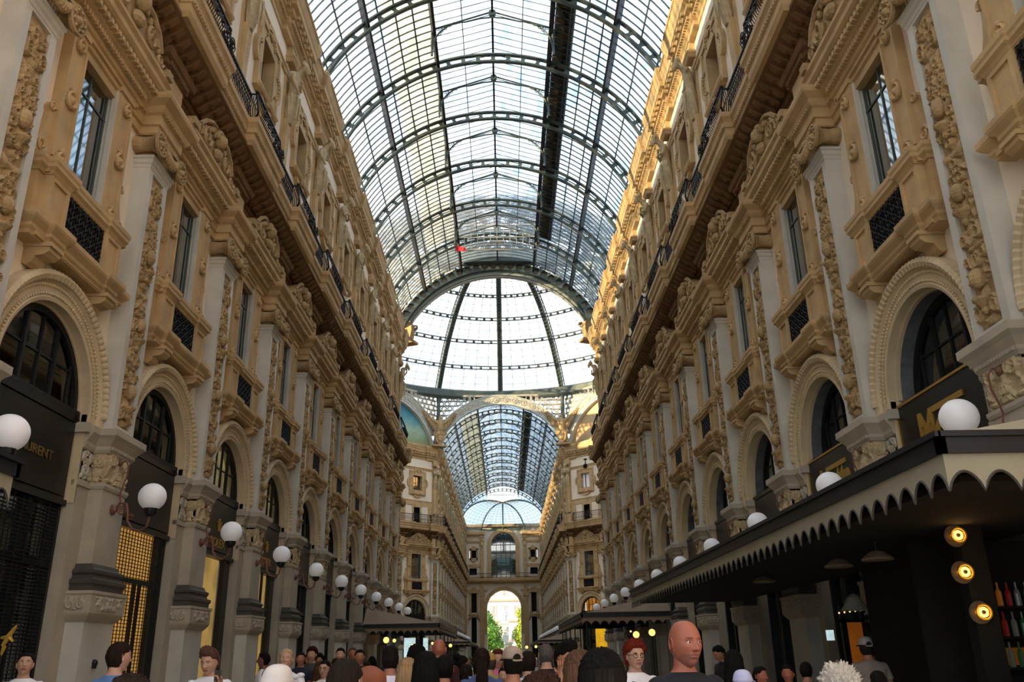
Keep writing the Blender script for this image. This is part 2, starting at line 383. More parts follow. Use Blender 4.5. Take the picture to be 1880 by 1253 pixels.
# ---- piano nobile window
def make_window(name, glass, curtain=None):
    n0 = len(C.objects); root = empty(name); root['kind'] = 'structure'
    mb = MB()
    pth = [(-1.62, .0), (-1.62, .3), (-1.2, .3), (-1.2, .4), (-.8, .4), (-.8, .34), (.8, .34), (.8, .4), (1.2, .4), (1.2, .3), (1.62, .3), (1.62, .0)]
    mb.sweep(pth, [(-.3, 8.1), (-.02, 8.1), (0, 8.16), (.04, 8.2), (.04, 8.26), (.12, 8.34), (.14, 8.38), (.14, 8.46), (-.3, 8.5)]); mb.box(0, .34, -1.5, 1.5, 8.12, 8.48)
    mb.build('sill', m_ochre, root)
    for sg in (-1, 1):
        mb = MB(); prof = [(0, 7.78), (.08, 7.74), (.16, 7.8), (.2, 7.9), (.34, 7.92), (.42, 7.98), (.42, 8.12), (0, 8.12)]
        v = [(x, sg*1.02-.17, z) for x, z in prof]+[(x, sg*1.02+.17, z) for x, z in prof]; q = len(prof)
        mb.add(v, [(j, (j+1) % q, q+(j+1) % q, q+j) for j in range(q)]+[tuple(range(q))[::-1], tuple(range(q, 2*q))])
        mb.box(0, .46, sg*1.02-.2, sg*1.02+.2, 8.05, 8.12); mb.build('bracket', m_ochre, root)
    for sg in (-1, 1):
        mb = MB(); y = sg*1.02; mb.box(0, .3, y-.3, y+.3, 8.5, 9.32)
        for a, b, c, d in ((y-.3, y-.22, 8.5, 9.32), (y+.22, y+.3, 8.5, 9.32), (y-.22, y+.22, 8.5, 8.62), (y-.22, y+.22, 9.22, 9.32)): mb.box(.3, .335, a, b, c, d)
        mb.box(0, .17, min(y+sg*.3, y+sg*.48), max(y+sg*.3, y+sg*.48), 8.5, 9.32); mb.build('pedestal', m_ochre, root)
    mb = MB(); pth = [(-1.52, .0), (-1.52, .2), (-1.34, .2), (-1.34, .34), (-.72, .34), (-.72, .28), (.72, .28), (.72, .34), (1.34, .34), (1.34, .2), (1.52, .2), (1.52, .0)]
    mb.sweep(pth, [(-.2, 9.3), (0, 9.3), (.03, 9.36), (.08, 9.4), (.08, 9.46), (.1, 9.5), (.1, 9.58), (-.2, 9.62)]); mb.box(0, .3, -1.4, 1.4, 9.32, 9.6); mb.build('ledge', m_ochre, root)
    # openwork iron panel between the pedestals
    mb = MB(); mb.box(.2, .22, -.72, .72, 8.5, 9.38); mb.build('panel_backing', m_dark, root)
    mb = MB(); rs = random.Random(3)
    for i in range(6):
        for j in range(4):
            y = -.6+i*.24; z = 8.66+j*.19
            mb.tube([(.27, y+.09*cos(a*pi/4), z+.09*sin(a*pi/4)) for a in range(9)], .014, 4, False)
            mb.tube([(.27, y-.1, z-.1), (.29, y, z), (.27, y+.1, z+.1)], .012, 4); mb.tube([(.27, y+.1, z-.1), (.29, y, z), (.27, y-.1, z+.1)], .012, 4)
    mb.box(.24, .29, -.72, .72, 8.5, 8.54); mb.box(.24, .29, -.72, .72, 9.32, 9.36); mb.build('iron_grille', m_iron, root)
    for sg in (-1, 1):
        mb = MB(); y = sg*.98; mb.box(0, .16, y-.26, y+.26, 9.6, 12.54)
        mb.box(.16, .2, y-.26, y-.2, 9.75, 12.2); mb.box(.16, .2, y+.2, y+.26, 9.75, 12.2)
        for z, r in ((11.0, .17), (12.15, .13), (9.8, .13)):
            mb.lathe([(r, 0), (r*1.0, .05), (r*.8, .075), (r*.55, .03), (r*.3, .07), (.01, .1)], (.17, y, z), 12, axis='x')
            mb.ball((.2, y, z+r*1.2), (.04, r*.5, r*.35), 6, 4)
        mb.box(0, .2, y-.3, y+.3, 9.6, 9.7); mb.box(0, .2, y-.3, y+.3, 12.44, 12.56); mb.build('side_post', m_ochre, root)
        mb = MB(); pr_ = [(0, 9.62), (.42, 9.62), (.42, 9.74), (.36, 9.9), (.26, 10.1), (.18, 10.35), (.16, 10.5), (.2, 10.6), (.14, 10.7), (0, 10.75)]
        poly = [(sg*(1.22+a), z) for a, z in pr_]; poly = poly if sg < 0 else poly[::-1]
        mb.prism(poly, 0, .12); scroll(mb, (sg*1.47, 9.8), .13, x=.13, thick=.035, flip=sg); scroll(mb, (sg*1.36, 10.6), .09, x=.13, thick=.03, flip=-sg); mb.build('side_scroll', m_ochre, root)
    mb = MB(); pth = [(-1.45, .0), (-1.45, .14), (-.85, .14), (-.85, .12), (.85, .12), (.85, .14), (1.45, .14), (1.45, .0)]
    mb.sweep([(-1.42, 0), (-1.42, .16), (1.42, .16), (1.42, 0)], [(-.2, 12.54), (.02, 12.54), (.02, 12.62), (.07, 12.64), (.07, 12.74), (.12, 12.78), (.12, 12.94), (.2, 12.97), (.22, 13.05), (.34, 13.1), (.4, 13.16), (.4, 13.28), (.46, 13.34), (.46, 13.42), (-.2, 13.46)])
    dentils(mb, [(-1.42, .16), (1.42, .16)], .1, .18, 12.74, 12.84, .1, .055); dentils(mb, [(-1.55, .16), (1.55, .16)], .2, .34, 12.95, 13.05, .16, .09)
    mb.build('hood_cornice', m_ochre, root)
    mb = MB()
    O = [(-1.62, 13.38), (-1.35, 13.55), (-1.15, 13.85), (-.95, 13.95), (-.75, 14.1), (-.4, 14.22), (-.3, 14.42), (0, 14.5)]
    poly = O+[(-a, b) for a, b in O[::-1][1:]]; mb.prism(poly[::-1], .02, .3)
    k0 = 0
    for sg in (-1, 1):
        scroll(mb, (sg*.72, 13.72), .27, x=.34, thick=.06, flip=sg); scroll(mb, (sg*1.2, 13.56), .15, x=.34, thick=.045, flip=-sg); mb.tube([(.32, sg*.25, 14.3), (.36, sg*.6, 14.2), (.36, sg*.95, 14.0), (.33, sg*1.2, 13.75)], .06, 6)
        for q in range(5): mb.ball((.33, sg*(.38+.17*q), 14.12-.1*q), (.06, .09, .1), 6, 4)
        mb.box(.1, .42, sg*1.62-.12, sg*1.62+.12, 13.4, 13.58)
    mb.ball((.4, 0, 14.0), (.16, .15, .2), 10, 8); mb.ball((.5, 0, 13.96), (.06, .035, .06), 6, 4)
    for q in range(9): a = pi*q/8; mb.ball((.36, .2*cos(a), 14.05+.2*sin(a)), (.1, .07, .07), 6, 4)
    mb.ball((.36, 0, 13.62), (.12, .22, .16), 8, 5);
    for v in mb.v: v[:, 0] = np.where(v[:, 0] > .05, v[:, 0]*1.15+.2, v[:, 0])
    mb.build('carved_pediment', m_ochre_d, root)
    mb = MB()
    for sg in (-1, 1): mb.box(-.5, .1, sg*.72-.02, sg*.72+.02, 9.62, 12.56)
    mb.box(-.5, .1, -.74, .74, 12.54, 12.58); mb.box(-.5, .1, -.74, .74, 9.6, 9.64)
    for sg in (-1, 1): mb.box(.02, .12, min(sg*.72, sg*.66), max(sg*.72, sg*.66), 9.62, 12.54)
    mb.build('marble_reveal', m_marble, root)
    mb = MB()
    for t in (-.68, -.02, .64): mb.box(-.11, -.06, t, t+.04, 9.64, 12.54)
    for z in (9.64, 11.7, 12.5): mb.box(-.11, -.06, -.7, .7, z, z+.04)
    mb.build('sash', m_steel, root)
    mb = MB(); mb.box(-.085, -.08, -.7, .7, 9.64, 12.54); mb.build('glass', glass, root)
    mb = MB()
    if curtain == 'blind':
        for i in range(26): mb.box(-.52, -.47, -.66, .66, 9.75+i*.1, 9.82+i*.1)
        mb.build('louvre_blind', m_curt, root)
    elif curtain:
        for i in range(30):
            y = -.68+i*.046; mb.box(-.6+.03*(i % 2), -.57+.03*(i % 2), y, y+.046, 9.66, 12.36)
        mb.build('curtain', m_curt, root)
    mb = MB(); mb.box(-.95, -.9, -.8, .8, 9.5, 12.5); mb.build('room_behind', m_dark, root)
    return Proto(root, since(n0))
# ---- upper cartouche window
def make_cart(name, open_curtain=False):
    n0 = len(C.objects); root = empty(name); root['kind'] = 'structure'
    def outline(k):
        pts = []; hw, hh = .88*k, 1.02*k; zc = 20.0; r = .42*k
        seq = [(hw, -hh), (hw, -r*.9), 'R', (hw, r*.9), (hw, hh), (r, hh), 'T', (-r, hh), (-hw, hh), (-hw, r*.9), 'L', (-hw, -r*.9), (-hw, -hh), (-r, -hh), 'B', (r, -hh)]
        for q in seq:
            if q == 'R': pts += [(hw+r*.55*sin(pi*i/8), zc-r*.9*cos(pi*i/8)) for i in range(1, 8)]
            elif q == 'L': pts += [(-hw-r*.55*sin(pi*i/8), zc+r*.9*cos(pi*i/8)) for i in range(1, 8)]
            elif q == 'T': pts += [(r*cos(pi*i/8), zc+hh+r*.6*sin(pi*i/8)) for i in range(1, 8)]
            elif q == 'B': pts += [(-r*cos(pi*i/8), zc-hh-r*.6*sin(pi*i/8)) for i in range(1, 8)]
            else: pts.append((q[0], zc+q[1]))
        return pts
    def frame(mb, k0, k1, d0, d1):
        a, b = outline(k0), outline(k1); n = len(a)
        v = [(d1, t, z) for t, z in a]+[(d1, t, z) for t, z in b]+[(d0, t, z) for t, z in a]+[(d0, t, z) for t, z in b]
        mb.add(v, [(i, (i+1) % n, n+(i+1) % n, n+i) for i in range(n)]+[(i, 2*n+i, 2*n+(i+1) % n, (i+1) % n) for i in range(n)]+[(n+i, n+(i+1) % n, 3*n+(i+1) % n, 3*n+i) for i in range(n)])
    mb = MB(); frame(mb, 1.32, 1.16, 0, .16); frame(mb, 1.17, .98, 0, .1)
    for t, z, n in [(p[0]*1, p[1], 0) for p in outline(1.07)]: mb.ball((.12, t, z), .05, 5, 3)
    a = outline(1.0); n = len(a)
    v = [(.1, t, z) for t, z in a]+[(.1, max(-.62, min(.62, t*2)), max(19.2, min(20.8, 20+(z-20)*2))) for t, z in a]
    mb.add(v, [(i, (i+1) % n, n+(i+1) % n, n+i) for i in range(n)])
    mb.sweep([(-.95, .0), (-.95, .16), (.95, .16), (.95, 0)], [(-.1, 18.62), (.05, 18.66), (.1, 18.74), (.1, 18.8), (-.1, 18.82)])
    mb.ball((.16, 0, 21.3), (.08, .16, .14), 7, 5); mb.ball((.16, 0, 18.7), (.08, .2, .14), 7, 5); mb.build('cartouche_frame', m_ochre, root)
    mb = MB(); reveal(mb, .62, 19.2, 20.8, .1, -.42, .04); mb.build('reveal', m_ochre, root)
    mb = MB()
    for t in (-.6, -.02, .56): mb.box(-.34, -.28, t, t+.04, 19.2, 20.8)
    for z in (19.2, 20.0, 20.76): mb.box(-.34, -.28, -.6, .6, z, z+.04)
    mb.build('sash', m_steel, root)
    mb = MB(); mb.box(-.32, -.315, -.6, .6, 19.2, 20.8); mb.build('glass', m_wglass, root)
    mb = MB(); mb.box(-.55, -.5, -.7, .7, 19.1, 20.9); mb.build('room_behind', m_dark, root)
    if open_curtain:
        mb = MB()
        for i in range(16):
            y = -.58+i*.072; 
            if i in (4, 5): continue
            mb.add([(-.27+.02*(i % 2), y, 20.78), (-.27+.02*(i % 2), y+.072, 20.78), (-.27, y+.072, 19.25), (-.27, y+(.0 if i != 6 else -.0), 19.25)], [(0, 1, 2, 3)])
        mb.build('white_curtain', m_white, root)
    return Proto(root, since(n0))
# ---- pier with pilaster
def make_pier():
    n0 = len(C.objects); root = empty('pier')
    mb = MB(); mb.box(0, .42, -.58, .58, 0, 2.45); mb.box(0, .48, -.64, .64, 0, .3); mb.box(0, .46, -.62, .62, .3, .36); mb.build('plinth', m_marble, root)
    mb = MB(); pth = [(-.62, 0), (-.62, .46), (.62, .46), (.62, 0)]
    mb.sweep(pth, [(-.3, 2.42), (-.02, 2.42), (.06, 2.52), (.08, 2.56), (.08, 2.86), (.1, 2.88), (.1, 2.93), (-.3, 2.94)])
    f = motif(5, -.55, .55, 2.6, 2.84, 12, .09); heightfield(mb, f, -.58, .58, 2.6, 2.84, 60, 14, .035, .545)
    f = motif(6, .1, .45, 2.6, 2.84, 5, .09)
    heightfield(mb, f, .05, .45, 2.6, 2.84, 24, 14, .035, -.705, 'side-'); heightfield(mb, f, .05, .45, 2.6, 2.84, 24, 14, .035, .705, 'side+'); mb.build('carved_block', m_warmst, root)
    mb = MB(); pth = [(-.5, 0), (-.5, .36), (.5, .36), (.5, 0)]
    mb.sweep(pth, [(-.2, 2.92), (.14, 2.92), (.14, 3.02), (.17, 3.06), (.17, 3.12), (.1, 3.15), (.09, 3.2), (.12, 3.24), (.12, 3.29), (.05, 3.33), (.03, 3.4), (-.2, 3.4)]); mb.build('base', m_darkst, root)
    mb = MB(); mb.box(0, .36, -.48, .48, 3.38, 4.76); mb.sweep([(-.48, 0), (-.48, .36), (.48, .36), (.48, 0)], [(-.1, 4.72), (.02, 4.72), (.04, 4.77), (.04, 4.82), (-.1, 4.84)])
    mb.build('shaft', m_warmst, root)
    for sg in (-1, 1):
        mb = MB(); a, b = sorted((sg*.48, sg*(H2-AR))); mb.box(-.6, .1, a, b, 0, 4.74); mb.box(0, .14, a-.02, b+.02, 4.72, 4.82); mb.box(-.6, .1, a, b, 4.8, 5.42)
        f = motif(9, a+.04, b-.04, 4.86, 5.36, 8, .1); heightfield(mb, f, a+.03, b-.03, 4.85, 5.38, 24, 30, .05, .1)
        mb.sweep([(a, .1), (b, .1)] , [(-.7, 5.4), (.02, 5.4), (.05, 5.46), (.05, 5.52), (.12, 5.62), (.16, 5.68), (.16, 5.8), (-.7, 5.84)]); mb.box(-.6, .2, sg*(H2-AR)-.02 if sg > 0 else sg*(H2-AR)-.1, sg*(H2-AR)+.1 if sg > 0 else sg*(H2-AR)+.02, 5.66, 5.84)
        mb.build('side_pier', m_warmst, root)
    mb = MB(); mb.box(0, .34, -.47, .47, 4.8, 5.45)
    f = motif(11, -.44, .44, 4.86, 5.38, 14, .11); heightfield(mb, f, -.45, .45, 4.85, 5.4, 60, 38, .07, .34)
    f = motif(12, .05, .33, 4.86, 5.38, 5, .11)
    heightfield(mb, f, .02, .34, 4.85, 5.4, 22, 38, .05, -.47, 'side-'); heightfield(mb, f, .02, .34, 4.85, 5.4, 22, 38, .05, .47, 'side+'); mb.build('carved_capital', m_carv, root)
    mb = MB(); mb.sweep([(-.48, 0), (-.48, .36), (.48, .36), (.48, 0)], [(-.2, 5.38), (.02, 5.38), (.06, 5.44), (.06, 5.5), (.14, 5.62), (.2, 5.68), (.2, 5.8), (-.2, 5.86)])
    dentils(mb, [(-.5, .36), (.5, .36)], .04, .09, 5.44, 5.5, .06, .035); mb.build('impost_cornice', m_warmst, root)
    mb = MB(); z0, z1 = 5.84, 11.52
    mb.box(0, .3, -.47, .47, z0, z1)
    for a, b, c, d in ((-.47, -.29, z0, z1), (.29, .47, z0, z1), (-.29, .29, z0, z0+.12), (-.29, .29, z1-.1, z1)): mb.box(.3, .36, a, b, c, d)
    mb.build('marble_pilaster', m_marble, root)
    mb = MB(); f = motif(21, -.25, .25, z0+.2, z1-.2, 95, .13); heightfield(mb, f, -.285, .285, z0+.13, z1-.11, 30, 330, .1, .305)
    for z, r in ((9.6, .14), (8.1, .12), (6.7, .13)): mb.ball((.4, 0, z), (.12, r, r*1.2), 9, 7); mb.lathe([(.02, -.2), (.06, -.16), (.05, -.1), (.15, 0), (.16, .04), (.1, .05)], (.38, 0, z-.35), 10)
    mb.build('carved_panel', m_ochre_d, root)
    mb = MB(); mb.sweep([(-.47, 0), (-.47, .36), (.47, .36), (.47, 0)], [(-.2, 11.48), (.01, 11.48), (.02, 11.55), (.05, 11.58), (.06, 11.66), (.09, 11.68), (.09, 11.73), (-.2, 11.74)]); mb.build('neck_moulding', m_marble, root)
    mb = MB(); mb.box(0, .34, -.43, .43, 11.72, 12.3)
    for i in range(11): t = -.4+i*.08; mb.tube([(.34, t, 11.78), (.36, t, 12.0)], .03, 5)
    for sg in (-1, 1):
        mb.tube([(.0, sg*.52, 12.0), (.2, sg*.52, 12.0), (.4, sg*.55, 11.99), (.56, sg*.58, 11.97)], [.2, .16, .17, .25], 14)
        mb.lathe([(.27, 0), (.27, .06), (.23, .07), (.2, .02), (.16, .02), (.13, .07), (.1, .02), (.05, .1), (.01, .12)], (.54, sg*.58, 11.96), 18, axis='x')
        for k in range(9): a = 2*pi*k/9; mb.ball((.6, sg*.58+.18*cos(a), 11.96+.18*sin(a)), .04, 5, 3)
    mb.box(0, .5, -.56, .56, 12.22, 12.3)
    for i in range(13): u = i/12; t = -.36+.72*u; mb.ball((.5+.1*sin(pi*u), t, 12.06-.26*sin(pi*u)), (.1, .06+.04*sin(pi*u), .08+.04*sin(pi*u)), 7, 5)
    mb.ball((.5, 0, 12.14), (.1, .12, .1), 8, 5); mb.build('ionic_capital', m_ochre_d, root)
    return Proto(root, since(n0))
# ---- balcony railing
def make_rail():
    n0 = len(C.objects); root = empty('balcony_railing')
    Z = [15.5, 15.62, 15.8, 16.0, 16.2, 16.34]; B = [0, .12, .19, .13, .03, .0]
    mb = MB()
    for i in range(25):
        t = -1.14+i*.095; mb.tube([(1.06+b, t, z) for z, b in zip(Z, B)], .014, 4, False)
    for sg in (-1, 1):
        for j in range(4):
            x = .88+j*.06; mb.tube([(x, sg*(1.16+b), z) for z, b in zip(Z, B)], .014, 4, False)
    for i in range(6):
        t = -.95+i*.38; mb.tube([(1.25, t+.12*cos(a*pi/5), 15.82+.14*sin(a*pi/5)) for a in range(11)], .016, 4, False); mb.ball((1.25, t, 15.82), .05, 5, 4)
        mb.tube([(1.14, t+.1*cos(a*pi/4), 16.16+.08*sin(a*pi/4)) for a in range(9)], .013, 4, False)
    mb.build('bowed_balusters', m_iron, root)
    mb = MB(); mb.tube([(.86, -1.2, 16.38), (1.08, -1.17, 16.38), (1.08, 1.17, 16.38), (.86, 1.2, 16.38)], .035, 6); mb.tube([(.86, -1.2, 15.53), (1.08, -1.17, 15.53), (1.08, 1.17, 15.53), (.86, 1.2, 15.53)], .025, 5)
    for sg in (-1, 1): mb.tube([(1.03, sg*1.18, 15.5), (1.14, sg*1.26, 15.75), (1.08, sg*1.24, 16.1), (1.03, sg*1.18, 16.38)], .03, 5); mb.ball((1.04, sg*1.18, 16.44), .06, 6, 5)
    mb.build('bowed_rail', m_iron, root)
    mb = MB()
    for i in range(19):
        t = 1.3+i*.128; mb.tube([(.88, t, 15.5), (.88, t, 16.32)], .013, 4, False)
        if i % 2 == 0: mb.tube([(.88, t+.1*cos(a*pi/4), 15.9+.12*sin(a*pi/4)) for a in range(9)], .012, 4, False)
    mb.build('straight_balusters', m_iron, root)
    mb = MB(); mb.box(.85, .91, 1.2, 3.7, 16.3, 16.36); mb.box(.86, .9, 1.2, 3.7, 15.52, 15.55); mb.box(.865, .895, 1.2, 3.7, 16.12, 16.14); mb.build('straight_rail', m_iron, root)
    return Proto(root, since(n0))
# ---- ball lamp
def make_lamp():
    n0 = len(C.objects); root = empty('globe_lamp')
    mb = MB(); G = [[(1.08+.252*sin(pi*i/20)*cos(2*pi*k/28), .252*sin(pi*i/20)*sin(2*pi*k/28), 4.65+.252*cos(pi*i/20)) for k in range(28)] for i in range(1, 20)]
    G = [[(1.08, 0, 4.902)]*28]+G+[[(1.08, 0, 4.398)]*28]; mb.grid(np.array(G), cv=True); mb.build('globe', m_white, root, smooth=True)
    mb = MB(); mb.lathe([(.05, -.1), (.1, -.06), (.12, 0), (.13, .06), (.09, .07)], (1.08, 0, 4.38), 12); mb.build('globe_cup', m_iron, root)
    mb = MB()
    pts = [(.42, 0, 4.42), (.5, 0, 4.55), (.62, 0, 4.52), (.66, 0, 4.38), (.68, 0, 4.2), (.78, 0, 4.06), (.92, 0, 4.02), (1.04, 0, 4.1), (1.08, 0, 4.3)]
    mb.tube(pts, [.03, .03, .028, .028, .026, .025, .024, .022, .022], 7)
    mb.tube([(.4, 0, 5.3), (.5, 0, 5.34), (.56, 0, 5.24), (.56, 0, 5.05), (.5, 0, 4.86), (.47, 0, 4.7), (.5, 0, 4.56)], .016, 6)
    mb.tube([(.56+.1*cos(a*pi/6)*(1-a/26), 0, 4.4+.1*sin(a*pi/6)*(1-a/26)) for a in range(20)], .018, 5)
    mb.tube([(.72+.06*cos(a*pi/6)*(1-a/26), 0, 4.28+.06*sin(a*pi/6)*(1-a/26)) for a in range(18)], .014, 5); mb.build('scroll_arm', m_copper, root)
    mb = MB(); mb.lathe([(.1, 0), (.1, .03), (.06, .06), (.04, .09)], (.36, 0, 4.42), 14, axis='x'); mb.build('wall_plate', m_copper, root); mb = MB(); mb.lathe([(.07, 0), (.07, .02), (.02, .06)], (.38, 0, 5.3), 12, axis='x'); mb.build('wall_plate', m_copper, root)
    return Proto(root, since(n0))
# ================================================================ fused organic meshes
def fuse(mb, voxel, smooth=2, name='body'):
    """union overlapping closed pieces into one continuous skin"""
    o = mb.build(name, None)
    m = o.modifiers.new('r', 'REMESH'); m.mode = 'VOXEL'; m.voxel_size = voxel; m.use_smooth_shade = True
    if smooth:
        s = o.modifiers.new('s', 'SMOOTH'); s.iterations = smooth; s.factor = .5
    dg = bpy.context.evaluated_depsgraph_get(); dg.update()
    me = bpy.data.meshes.new_from_object(o.evaluated_get(dg))
    bpy.data.objects.remove(o, do_unlink=True)
    me.materials.clear()
    return me
def mesh_obj(name, me, mats, parent=None):
    for m in (mats if isinstance(mats, (list, tuple)) else [mats]): me.materials.append(m)
    o = bpy.data.objects.new(name, me); C.objects.link(o)
    if parent: o.parent = parent
    return o
def loft(mb, rings, n=20):
    """rings: (cx, cy, cz, rx, ry) horizontal ellipses, bottom to top"""
    mb.grid(np.array([[(r[0]+r[3]*cos(2*pi*k/n), r[1]+r[4]*sin(2*pi*k/n), r[2]) for k in range(n)] for r in rings]), cv=True)
    k = mb.n-len(rings)*n
    mb.f += [tuple(k+i for i in range(n))[::-1], tuple(mb.n-n+i for i in range(n))]; mb.mi += [mb.cur]*2
def make_statue(variant):
    """bearded draped telamon growing out of a tapering pedestal, z 15.5 .. 22.7"""
    n0 = len(C.objects); root = empty('telamon_statue')
    rs = random.Random(variant); mb = MB(); n = 36; G = []
    prof = [(18.6, .30, .20, .20), (18.9, .34, .26, .27), (19.3, .38, .29, .31), (19.75, .41, .31, .34), (20.1, .42, .30, .32), (20.35, .42, .25, .26), (20.7, .44, .25, .28), (21.05, .48, .27, .35), (21.3, .53, .26, .41), (21.48, .57, .21, .38), (21.6, .62, .12, .18), (21.85, .72, .1, .11)]
    for z, x, rx, ry in prof:
        fold = .035 if z < 20.3 else .0
        G.append([(x+(rx+fold*sin(9*a+z*4+variant))*cos(a), (ry+fold*sin(9*a+z*4+variant))*sin(a), z) for a in [2*pi*k/n for k in range(n)]])
    mb.grid(np.array(G), cv=True); k = mb.n-len(prof)*n; mb.f += [tuple(k+i for i in range(n))[::-1], tuple(mb.n-n+i for i in range(n))]; mb.mi += [0, 0]
    hx = 1.0
    mb.ball((hx, 0, 21.98), (.25, .2, .26), 16, 12); mb.ball((hx+.2, 0, 21.74), (.15, .14, .22), 10, 8); mb.tube([(.6, 0, 21.5), (.8, 0, 21.75), (1.0, 0, 21.9)], [.2, .15, .14], 10)   # head, beard
    mb.ball((hx+.21, 0, 22.0), (.05, .035, .07), 6, 5)
    for q in range(13):
        a = pi*q/12; mb.ball((hx-.05+.08*rs.random(), .25*cos(a), 22.02+.22*sin(a)), .10, 7, 5)
    for q in range(7): mb.ball((hx+.2+.03*rs.random(), -.1+.033*q, 21.74+.03*rs.random()), .05, 6, 5)
    if variant == 0:   # arms folded across the chest
        for sg in (-1, 1):
            mb.tube([(.5, sg*.38, 21.36), (.62, sg*.47, 21.05), (.7, sg*.46, 20.8), (.86, sg*.3, 20.92-.08*sg), (.92, -sg*.12, 21.0-.1*sg)], [.12, .115, .1, .085, .065], 10); mb.ball((.92, -sg*.2, 21.02-.1*sg), .1, 8, 6)
    elif variant == 1:   # one hand raised to the head, one on the hip
        mb.tube([(.55, .38, 21.4), (.7, .56, 21.2), (.9, .5, 21.45), (.94, .26, 21.85)], [.12, .105, .09, .065], 10); mb.ball((.94, .2, 21.95), .08, 8, 6)
        mb.tube([(.53, -.38, 21.36), (.56, -.55, 21.0), (.66, -.56, 20.7), (.76, -.34, 20.5)], [.12, .105, .09, .065], 10); mb.ball((.78, -.27, 20.48), .08, 8, 6)
    else:
        mb.tube([(.55, .38, 21.36), (.64, .5, 21.0), (.74, .4, 20.8), (.88, .08, 21.05)], [.12, .105, .09, .065], 10); mb.ball((.9, .02, 21.12), .08, 8, 6)
        mb.tube([(.53, -.38, 21.36), (.58, -.5, 20.98), (.7, -.42, 20.6), (.8, -.16, 20.35)], [.12, .105, .09, .065], 10); mb.ball((.8, -.1, 20.32), .08, 8, 6)
    for q in range(3):   # sash of cloth round the hips
        mb.tube([(.42+.3*sin(pi*u/10), -.34+.068*u, 20.3-.12*q+(.2-.04*u)*(1 if variant else -1)*.5) for u in range(11)], .05, 7)
    mb.tube([(.82, .1, 20.2), (.84, .16, 19.6), (.8, .12, 18.9)], [.07, .08, .04], 8); mb.tube([(.8, -.2, 20.2), (.82, -.22, 19.5), (.76, -.2, 18.75)], [.06, .07, .04], 8)
    for v in mb.v:
        v[:, 0] = .04+(v[:, 0]-.1)*.66; v[:, 1] *= .70; v[:, 2] = 22.2-(22.25-v[:, 2])*.72
    mesh_obj('draped_figure', fuse(mb, .02, 1, 'draped_figure'), m_carv, root)
    mb = MB(); Z = [15.5, 15.9, 15.95, 18.4, 19.7]; W_ = [.24, .24, .15, .2, .22]; D = [.24, .24, .15, .19, .24]
    for i in range(4): mb.add([(0, -W_[i], Z[i]), (D[i], -W_[i], Z[i]), (D[i], W_[i], Z[i]), (0, W_[i], Z[i]), (0, -W_[i+1], Z[i+1]), (D[i+1], -W_[i+1], Z[i+1]), (D[i+1], W_[i+1], Z[i+1]), (0, W_[i+1], Z[i+1])], [(0, 1, 5, 4), (1, 2, 6, 5), (2, 3, 7, 6), (4, 5, 6, 7), (3, 2, 1, 0)])
    mb.box(0, .08, -.3, .3, 15.5, 22.0)
    for q in range(7): mb.ball((.2-.006*q, 0, 19.4-q*.16), (.05, .08-.008*q, .08), 7, 5)
    mb.build('tapering_pedestal', m_ochre, root)
    mb = MB(); mb.sweep([(-.28, 0), (-.28, .26), (.28, .26), (.28, 0)], [(-.2, 22.1), (0, 22.1), (.04, 22.16), (.04, 22.22), (.08, 22.26), (.08, 22.34), (-.2, 22.36)]); mb.box(0, .22, -.3, .3, 22.34, 22.8); mb.build('cap_block', m_ochre, root)
    return Proto(root, since(n0))
# ================================================================ iron and glass vault (built along +y over one bay, origin on the axis)
VZ, VR = 22.0, 8.44
def vp(a, r, y): return (r*cos(a), y, VZ+r*sin(a))
A0 = radians(14); AP = atan2(6.1, 5.55); AL = math.acos(2.92/8.6)
def rib_mesh(mb, y, r0=7.93, r1=8.44, th=.05, z=VZ, a0=radians(10), a1=radians(170), step=radians(5.3)):
    def arcbar(ra, rb, hw):
        n = 56; P = []
        for i in range(n+1):
            a = a0+(a1-a0)*i/n; P.append([(ra*cos(a), y-hw, z+ra*sin(a)), (rb*cos(a), y-hw, z+rb*sin(a)), (rb*cos(a), y+hw, z+rb*sin(a)), (ra*cos(a), y+hw, z+ra*sin(a))])
        mb.grid(np.array(P), cv=True)
    arcbar(r1-.09, r1, .10); arcbar(r0, r0+.09, .10)
    k = int((a1-a0)/step); st = (a1-a0)/k; d = r1-r0
    for i in range(k+1):
        a = a0+i*st; w = [.62, .3, .15, .3, .62]; rr = [r0+.05, r0+.2*d, r0+.5*d, r0+.8*d, r1-.05]
        # hourglass web plate between the two chords
        ply = []
        for q in range(5): ply.append((a-w[q]*.5/rr[q], rr[q]))
        for q in range(4, -1, -1): ply.append((a+w[q]*.5/rr[q], rr[q]))
        v = [(r*cos(b), y-th/2, z+r*sin(b)) for b, r in ply]+[(r*cos(b), y+th/2, z+r*sin(b)) for b, r in ply]; n = len(ply)
        mb.add(v, [(j, (j+1) % n, n+(j+1) % n, n+j) for j in range(n)]+[tuple(range(n))[::-1], tuple(range(n, 2*n))])
def beam(mb, a, r, y0, y1, w, h):
    c, s = cos(a), sin(a); v = []
    for y in (y0, y1):
        for dr, dt in ((-h, -w), (-h, w), (0, w), (0, -w)): v.append(((r+dr)*c-dt*s, y, VZ+(r+dr)*s+dt*c))
    mb.add(v, [(0, 1, 2, 3), (7, 6, 5, 4), (0, 4, 5, 1), (1, 5, 6, 2), (2, 6, 7, 3), (3, 7, 4, 0)])
